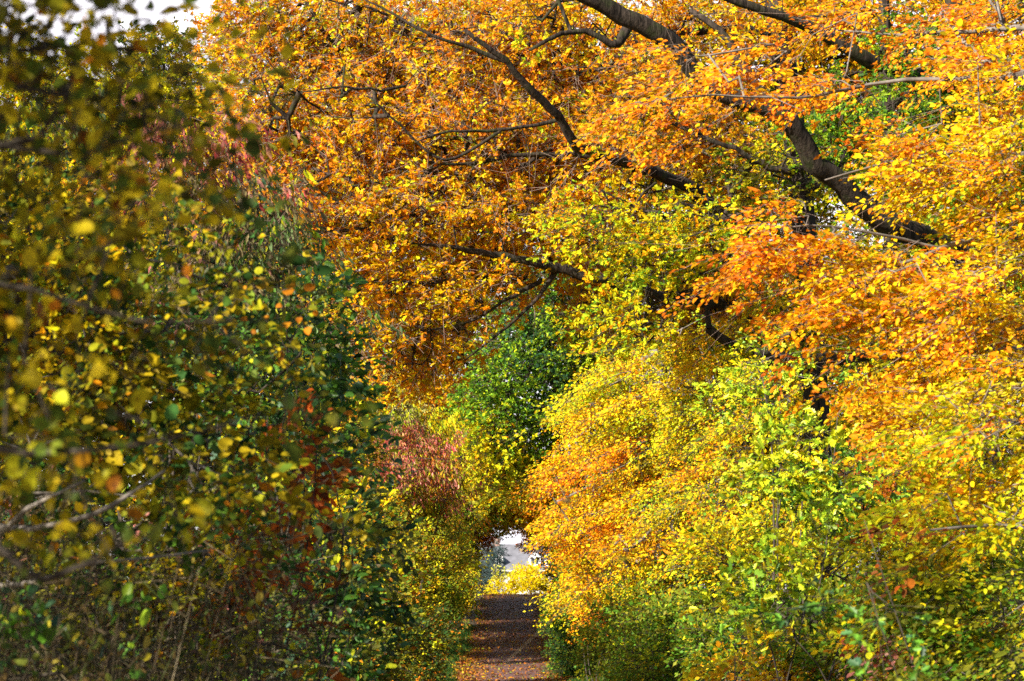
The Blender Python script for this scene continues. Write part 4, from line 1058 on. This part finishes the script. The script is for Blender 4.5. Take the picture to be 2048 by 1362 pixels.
plant('hedge_shrub', 'dark green brushwood behind the dry weeds at lower left', 'shrub', (-5.6, 30), [
    M(-120, 900, 180, 250, 31, 1.2, 'dgreen', 2.6), M(0, 800, 160, 140, 31, 1.2, 'olive', 2.4), M(-100, 1250, 200, 150, 30, 1.2, 'dgreen', 2.4),
    M(120, 1000, 200, 160, 30, 1.0, 'dgreen', 2.4), M(380, 900, 180, 160, 30, 1.0, 'olive', 2.4), M(150, 720, 220, 180, 30, 1, 'olivegreen', 2.4), M(420, 700, 170, 150, 30, 1, 'olive', 2.4), M(450, 1100, 170, 150, 29, 1, 'dgreen', 2.4), M(200, 1250, 260, 130, 29, 1, 'dgreen', 2.4), M(480, 1300, 150, 120, 28, .8, 'olivegreen', 2.2),
], 'dogwood', bias=(.3, -.5, .2), group='brushwood of the left bank')
plant('hedge_shrub', 'olive green brushwood behind the pink spindle leaves', 'shrub', (-6.5, 44), [
    M(260, 560, 240, 150, 44, 1.5, 'olivegold', 2.6), M(480, 640, 170, 150, 44, 1.5, 'olivegold', 2.6), M(560, 860, 140, 160, 44, 1.4, 'olivegold', 2.8), M(60, 480, 170, 150, 44, 1.5, 'olivegold', 2.4), M(560, 1100, 130, 150, 44, 1.3, 'olive', 2.6),
], 'hornbeam', bias=(.3, -.5, .2), group='brushwood of the left bank', scale=1.2)
plant('hedge_shrub', 'thin brown leaved brush standing in the dry weeds at lower left', 'shrub', (-2.9, 18), [
    M(100, 1080, 160, 90, 18, .7, 'greybrown', 1.6), M(300, 1120, 140, 90, 18, .7, 'olivegold', 1.4), M(440, 1220, 120, 100, 18.5, .6, 'greybrown', 1.5), M(200, 1260, 170, 90, 17.5, .6, 'olive', 1.5), M(380, 1340, 150, 60, 17.5, .6, 'olive', 1.1), M(60, 1250, 120, 80, 17, .5, 'greybrown', 1.0),
], 'yellow', bias=(.3, -.4, .3), group='brushwood of the left bank')
plant('wild_cherry', 'tall yellow green woodland tree behind the left hedge by the crest', 'tree', (-7.5, 132), [
    M(720, 930, 130, 110, 130, 3.0, 'olivegold', 2.8), M(620, 1050, 140, 120, 130, 3.0, 'olive', 2.6), M(760, 1060, 120, 100, 130, 3, 'olive', 2.8), M(820, 960, 100, 90, 131, 2.5, 'gold', 2.6), M(700, 800, 130, 90, 131, 2.5, 'yg', 2.6), M(850, 780, 120, 90, 131, 2.5, 'gold', 2.6), M(940, 840, 90, 90, 132, 2.5, 'yg', 2.6), M(850, 870, 90, 80, 132, 2.5, 'yg', 2.4),
], 'oakfar', bark=BARK_OAK, trunk=[(700, 1150, 132, 6), (710, 1000, 132, 5), (720, 820, 132, 3)], tr=.008)
plant('wild_cherry', 'olive woodland tree shading the path from behind the left hedge', 'tree', (-6.6, 116), [
    M(650, 960, 120, 110, 114, 2.8, 'olive', 2.8), M(780, 1010, 110, 100, 114, 2.6, 'olivegold', 2.8), M(760, 1120, 120, 90, 114, 2.6, 'olive', 2.8), M(600, 860, 120, 100, 115, 2.6, 'olivegold', 2.6),
], 'oakfar', bark=BARK_OAK, trunk=[(700, 1150, 116, 6), (700, 1000, 116, 5), (690, 880, 116, 3)], tr=.008)
plant('wild_cherry', 'broad woodland tree whose crown roofs the far path in shade', 'tree', (-6.5, 142), [
    M(760, 960, 120, 120, 142, 4.0, 'olive', 3.0), M(660, 930, 140, 140, 142, 4.0, 'olive', 3.0), M(860, 950, 90, 80, 144, 4.0, 'olivegold', 3.0), M(960, 960, 90, 55, 148, 4.0, 'olivegold', 2.8), M(1030, 960, 80, 50, 152, 5.0, 'olivegold', 2.6), M(820, 1080, 70, 90, 144, 4, 'olive', 3.0), M(700, 850, 150, 110, 148, 4, 'olivegold', 2.8), M(830, 860, 110, 80, 150, 4, 'olivegold', 2.8), M(950, 890, 90, 60, 152, 4, 'yg', 2.6),
], 'oakfar', bark=BARK_OAK, trunk=[(770, 1190, 142, 7), (780, 1050, 142, 6), (800, 900, 142, 3)], limbs=[[(775, 1080, 142, 5), (870, 1000, 144, 4), (960, 970, 147, 3), (1040, 960, 151, 2)]], tr=.008, dens=4.5)
plant('wild_cherry', 'dark woodland tree standing left of the crest', 'tree', (-6.5, 160), [
    M(800, 1010, 110, 120, 158, 3.0, 'olive', 2.8), M(880, 1000, 80, 90, 160, 2.6, 'olivegold', 2.6), M(820, 1130, 90, 80, 158, 2.6, 'olive', 2.8), M(930, 960, 70, 60, 160, 2.4, 'gold', 2.6),
], 'oakfar', bark=BARK_OAK, trunk=[(790, 1190, 160, 6), (800, 1050, 160, 5), (820, 950, 160, 3)], tr=.008, dens=4.5)
plant('wild_cherry', 'gold woodland tree behind the golden beech near the crest', 'tree', (9, 128), [
    M(1260, 1000, 140, 140, 126, 3.0, 'olivegold', 2.8), M(1380, 1080, 140, 120, 126, 3.0, 'olive', 2.8), M(1200, 1120, 90, 90, 126, 2.6, 'olive', 2.8), M(1240, 850, 120, 110, 127, 2.6, 'yg', 2.6), M(1560, 1050, 180, 150, 124, 3, 'olivegold', 2.6),
], 'oakfar', bark=BARK_OAK, trunk=[(1420, 1190, 128, 6), (1400, 1050, 128, 5), (1380, 900, 128, 3)], tr=.008)
plant('ivy_plant', 'glossy dark green ivy clump in the bottom left corner', 'plant', (-2.1, 12.6), [M(60, 1330, 110, 40, 12.4, .3, 'dgreen', 2.6), M(170, 1345, 60, 24, 12.4, .25, 'bgreen', 2.0)], 'dogwood', leafmat=LEAF_GLOSS, bias=(.2, -.5, .4), stem_r=.01)

# ================================================================== BEYOND THE CREST
plant('yellow_maple', 'bright yellow maple in front of the house in the gap', 'tree', (2.6, 236), [M(1064, 1170, 34, 26, 236, 1.4, 'brightyel', 3.8), M(1062, 1148, 20, 14, 236, 1, 'brightyel', 3), M(1080, 1175, 18, 18, 236, 1, 'brightyel', 3), M(1040, 1152, 8, 20, 238, .6, 'brightyel', 2.6)], 'oakfar', bias=(0, -.3, .6), group='maples beyond the crest', trunk=[(1064, 1200, 236, 2.4), (1063, 1150, 236, 1)], scale=1.0)
plant('yellow_maple', 'lower yellow maple left of the brightest one beyond the crest', 'tree', (-.8, 232), [M(1002, 1182, 26, 14, 232, .9, 'brightyel', 3.6), M(1022, 1170, 18, 18, 232, .9, 'brightyel', 3.2), M(1005, 1155, 10, 16, 232, .8, 'pale', 2.2)], 'oakfar', bias=(0, -.3, .6), group='maples beyond the crest', trunk=[(1005, 1200, 232, 1.6), (1006, 1160, 232, .8)])
plant('hazy_conifer', 'conifer left of the house beyond the crest, its grey blue colour imitating haze', 'tree', (-2.6, 250), [M(968, 1178, 26, 26, 250, 1.6, 'spruce', 3.6), M(972, 1148, 22, 26, 250, 1.4, 'spruce', 3.4), M(982, 1118, 16, 24, 250, 1.2, 'spruce', 3.2), M(988, 1092, 9, 18, 250, .8, 'spruce', 3), M(945, 1165, 20, 36, 250, 1.4, 'spruce', 3.4)], 'spruce', trunk=[(975, 1200, 250, 3), (980, 1130, 250, 2), (988, 1078, 250, .8)])


def house():
    c = P(1045, 1190, 300)
    base = (c[0] + 1.2, 300.0, float(ground_z(0, 300)))
    root = empty('house', base, 'white house with grey slate roof and dormers seen through the gap', 'house')
    wall_m = plain_material('render', (.62, .62, .62), .85, .06, 2)
    slate = plain_material('slate', (.16, .16, .18), .6, .2, 1.5)
    white = plain_material('white_paint', (.8, .8, .8), .5, .03, 3)
    glass = plain_material('window_glass', (.05, .06, .08), .1, .1, 2, .6)
    brick = plain_material('brick', (.32, .20, .16), .9, .25, 6)
    ez = float(P(0, 1143, 300)[2])
    rz = float(P(0, 1092, 304.5)[2])
    W = 8.5

    def boxes(name, bs, mat, parent):
        bm = bmesh.new()
        for (x0, x1, y0, y1, z0, z1) in bs:
            vs = [bm.verts.new(v) for v in [(x0, y0, z0), (x1, y0, z0), (x1, y1, z0), (x0, y1, z0), (x0, y0, z1), (x1, y0, z1), (x1, y1, z1), (x0, y1, z1)]]
            for f in [(0, 3, 2, 1), (4, 5, 6, 7), (0, 1, 5, 4), (1, 2, 6, 5), (2, 3, 7, 6), (3, 0, 4, 7)]:
                bm.faces.new([vs[i] for i in f])
        me = bpy.data.meshes.new(name)
        bm.to_mesh(me)
        bm.free()
        me.materials.append(mat)
        o = bpy.data.objects.new(name, me)
        COL.objects.link(o)
        o.parent = parent
        return o

    def prism(name, pts, y0, y1, mat, parent, axis='y'):
        bm = bmesh.new()
        if axis == 'y':
            a = [bm.verts.new((x, y0, z)) for x, z in pts]
            b = [bm.verts.new((x, y1, z)) for x, z in pts]
        else:
            a = [bm.verts.new((y0, x, z)) for x, z in pts]
            b = [bm.verts.new((y1, x, z)) for x, z in pts]
        bm.faces.new(a[::-1])
        bm.faces.new(b)
        n = len(pts)
        for i in range(n):
            bm.faces.new([a[i], a[(i + 1) % n], b[(i + 1) % n], b[i]])
        bmesh.ops.recalc_face_normals(bm, faces=bm.faces)
        me = bpy.data.meshes.new(name)
        bm.to_mesh(me)
        bm.free()
        me.materials.append(mat)
        o = bpy.data.objects.new(name, me)
        COL.objects.link(o)
        o.parent = parent
        return o

    gz = base[2]
    e, r = ez - gz, rz - gz
    boxes('wall', [(-W, W, 0, 9, -.3, e)], wall_m, root)
    roof = prism('roof', [(-.45, e - .02), (4.5, r), (9.45, e - .02), (9.45, e + .16), (4.5, r + .2), (-.45, e + .16)], -W - .4, W + .4, slate, root, 'x')
    boxes('chimney', [(-4.4, -3.6, 4.1, 4.9, r - .3, r + 1.1)], brick, roof)
    boxes('gutter', [(-W - .4, W + .4, -.58, -.46, e + .02, e + .13)], white, roof)
    sl = (r - e) / 4.95
    for x in (-3.7, .1, 1.75, 3.4):
        w = .62 if x > 0 else .45
        z0 = e + .55
        y0 = .15
        d = prism('dormer', [(x - w, z0), (x + w, z0), (x + w, z0 + 1.05), (x, z0 + 1.42), (x - w, z0 + 1.05)], y0, y0 + 2.2, white, root)
        f = boxes('window', [(x - w + .14, x - w + .22, y0 - .05, y0 - .003, z0 + .15, z0 + .95), (x + w - .22, x + w - .14, y0 - .05, y0 - .003, z0 + .15, z0 + .95),
                             (x - w + .22, x + w - .22, y0 - .05, y0 - .003, z0 + .15, z0 + .22), (x - w + .22, x + w - .22, y0 - .05, y0 - .003, z0 + .88, z0 + .95),
                             (x - .03, x + .03, y0 - .05, y0 - .003, z0 + .22, z0 + .88)], white, d)
        boxes('pane', [(x - w + .22, x + w - .22, y0 - .02, y0 - .004, z0 + .22, z0 + .88)], glass, d)
    for x in (-6, -3.2, -.4, 2.4, 5.2):
        f = boxes('window', [(x - .6, x - .5, -.05, -.003, 1, 2.5), (x + .5, x + .6, -.05, -.003, 1, 2.5), (x - .5, x + .5, -.05, -.003, 1, 1.1), (x - .5, x + .5, -.05, -.003, 2.4, 2.5)], white, root)
        boxes('pane', [(x - .5, x + .5, -.03, -.004, 1.1, 2.4)], glass, f)


house()
print('LEAVES', NLEAF)

# ================================================================== CAMERA, LIGHT, SKY
cam = bpy.data.cameras.new('camera')
cam.lens = 100
cam.sensor_width = 36
cam.clip_start = .1
cam.clip_end = 6000
cam.dof.use_dof = True
cam.dof.focus_distance = 48
cam.dof.aperture_fstop = 5.6
cam.dof.aperture_blades = 9
co = bpy.data.objects.new('camera', cam)
co.location = (0, 0, CAMZ)
co.rotation_euler = (math.pi / 2 + TH, 0, 0)
COL.objects.link(co)
SC.camera = co

sun = bpy.data.lights.new('sun', 'SUN')
sun.energy = 5.0
sun.angle = math.radians(.5)
sun.color = (1.0, .93, .82)
so = bpy.data.objects.new('sun', sun)
from mathutils import Vector
so.rotation_euler = Vector(SUNV).to_track_quat('Z', 'Y').to_euler()
so.location = (-40, -30, 60)
COL.objects.link(so)

w = bpy.data.worlds.new('World')
SC.world = w
w.use_nodes = True
nt = w.node_tree
nt.nodes.clear()
out = nt.nodes.new('ShaderNodeOutputWorld')
bg = nt.nodes.new('ShaderNodeBackground')
sky = nt.nodes.new('ShaderNodeTexSky')
sky.sky_type = 'NISHITA'
sky.sun_disc = False
sky.sun_elevation = math.asin(SUNV[2])
sky.sun_rotation = math.atan2(SUNV[0], SUNV[1])
tc = nt.nodes.new('ShaderNodeTexCoord')
nz = nt.nodes.new('ShaderNodeTexNoise')
nz.inputs['Scale'].default_value = 2.4
nz.inputs['Detail'].default_value = 7
nz.inputs['Roughness'].default_value = .55
mp = nt.nodes.new('ShaderNodeMapping')
mp.inputs['Scale'].default_value = (1, 1, 2.6)
nt.links.new(tc.outputs['Generated'], mp.inputs['Vector'])
nt.links.new(mp.outputs[0], nz.inputs['Vector'])
# a bank of bright cloud low in the sky ahead, broken cloud elsewhere
sep = nt.nodes.new('ShaderNodeSeparateXYZ')
nt.links.new(tc.outputs['Generated'], sep.inputs[0])
mr = nt.nodes.new('ShaderNodeMapRange')
mr.inputs['From Min'].default_value = .75
mr.inputs['From Max'].default_value = .97
mr.inputs['To Min'].default_value = 0.0
mr.inputs['To Max'].default_value = .34
nt.links.new(sep.outputs['Y'], mr.inputs['Value'])
ad = nt.nodes.new('ShaderNodeMath')
nt.links.new(nz.outputs['Fac'], ad.inputs[0])
nt.links.new(mr.outputs['Result'], ad.inputs[1])
cr = ramp(nt, [(.64, (0, 0, 0)), (.80, (1, 1, 1))])
nt.links.new(ad.outputs[0], cr.inputs['Fac'])
mx = nt.nodes.new('ShaderNodeMix')
mx.data_type = 'RGBA'
nt.links.new(cr.outputs['Color'], mx.inputs['Factor'])
nt.links.new(sky.outputs['Color'], mx.inputs['A'])
mx.inputs['B'].default_value = (13.0, 12.5, 13.5, 1)
nt.links.new(mx.outputs['Result'], bg.inputs['Color'])
bg.inputs['Strength'].default_value = .05
nt.links.new(bg.outputs[0], out.inputs['Surface'])

SC.view_settings.view_transform = 'Standard'
SC.view_settings.look = 'None'
SC.view_settings.exposure = 1.45
SC.view_settings.gamma = 1
SC.cycles.max_bounces = 6
SC.cycles.diffuse_bounces = 4
SC.cycles.glossy_bounces = 2
SC.cycles.transmission_bounces = 4
SC.cycles.sample_clamp_indirect = 6
SC.cycles.use_denoising = False
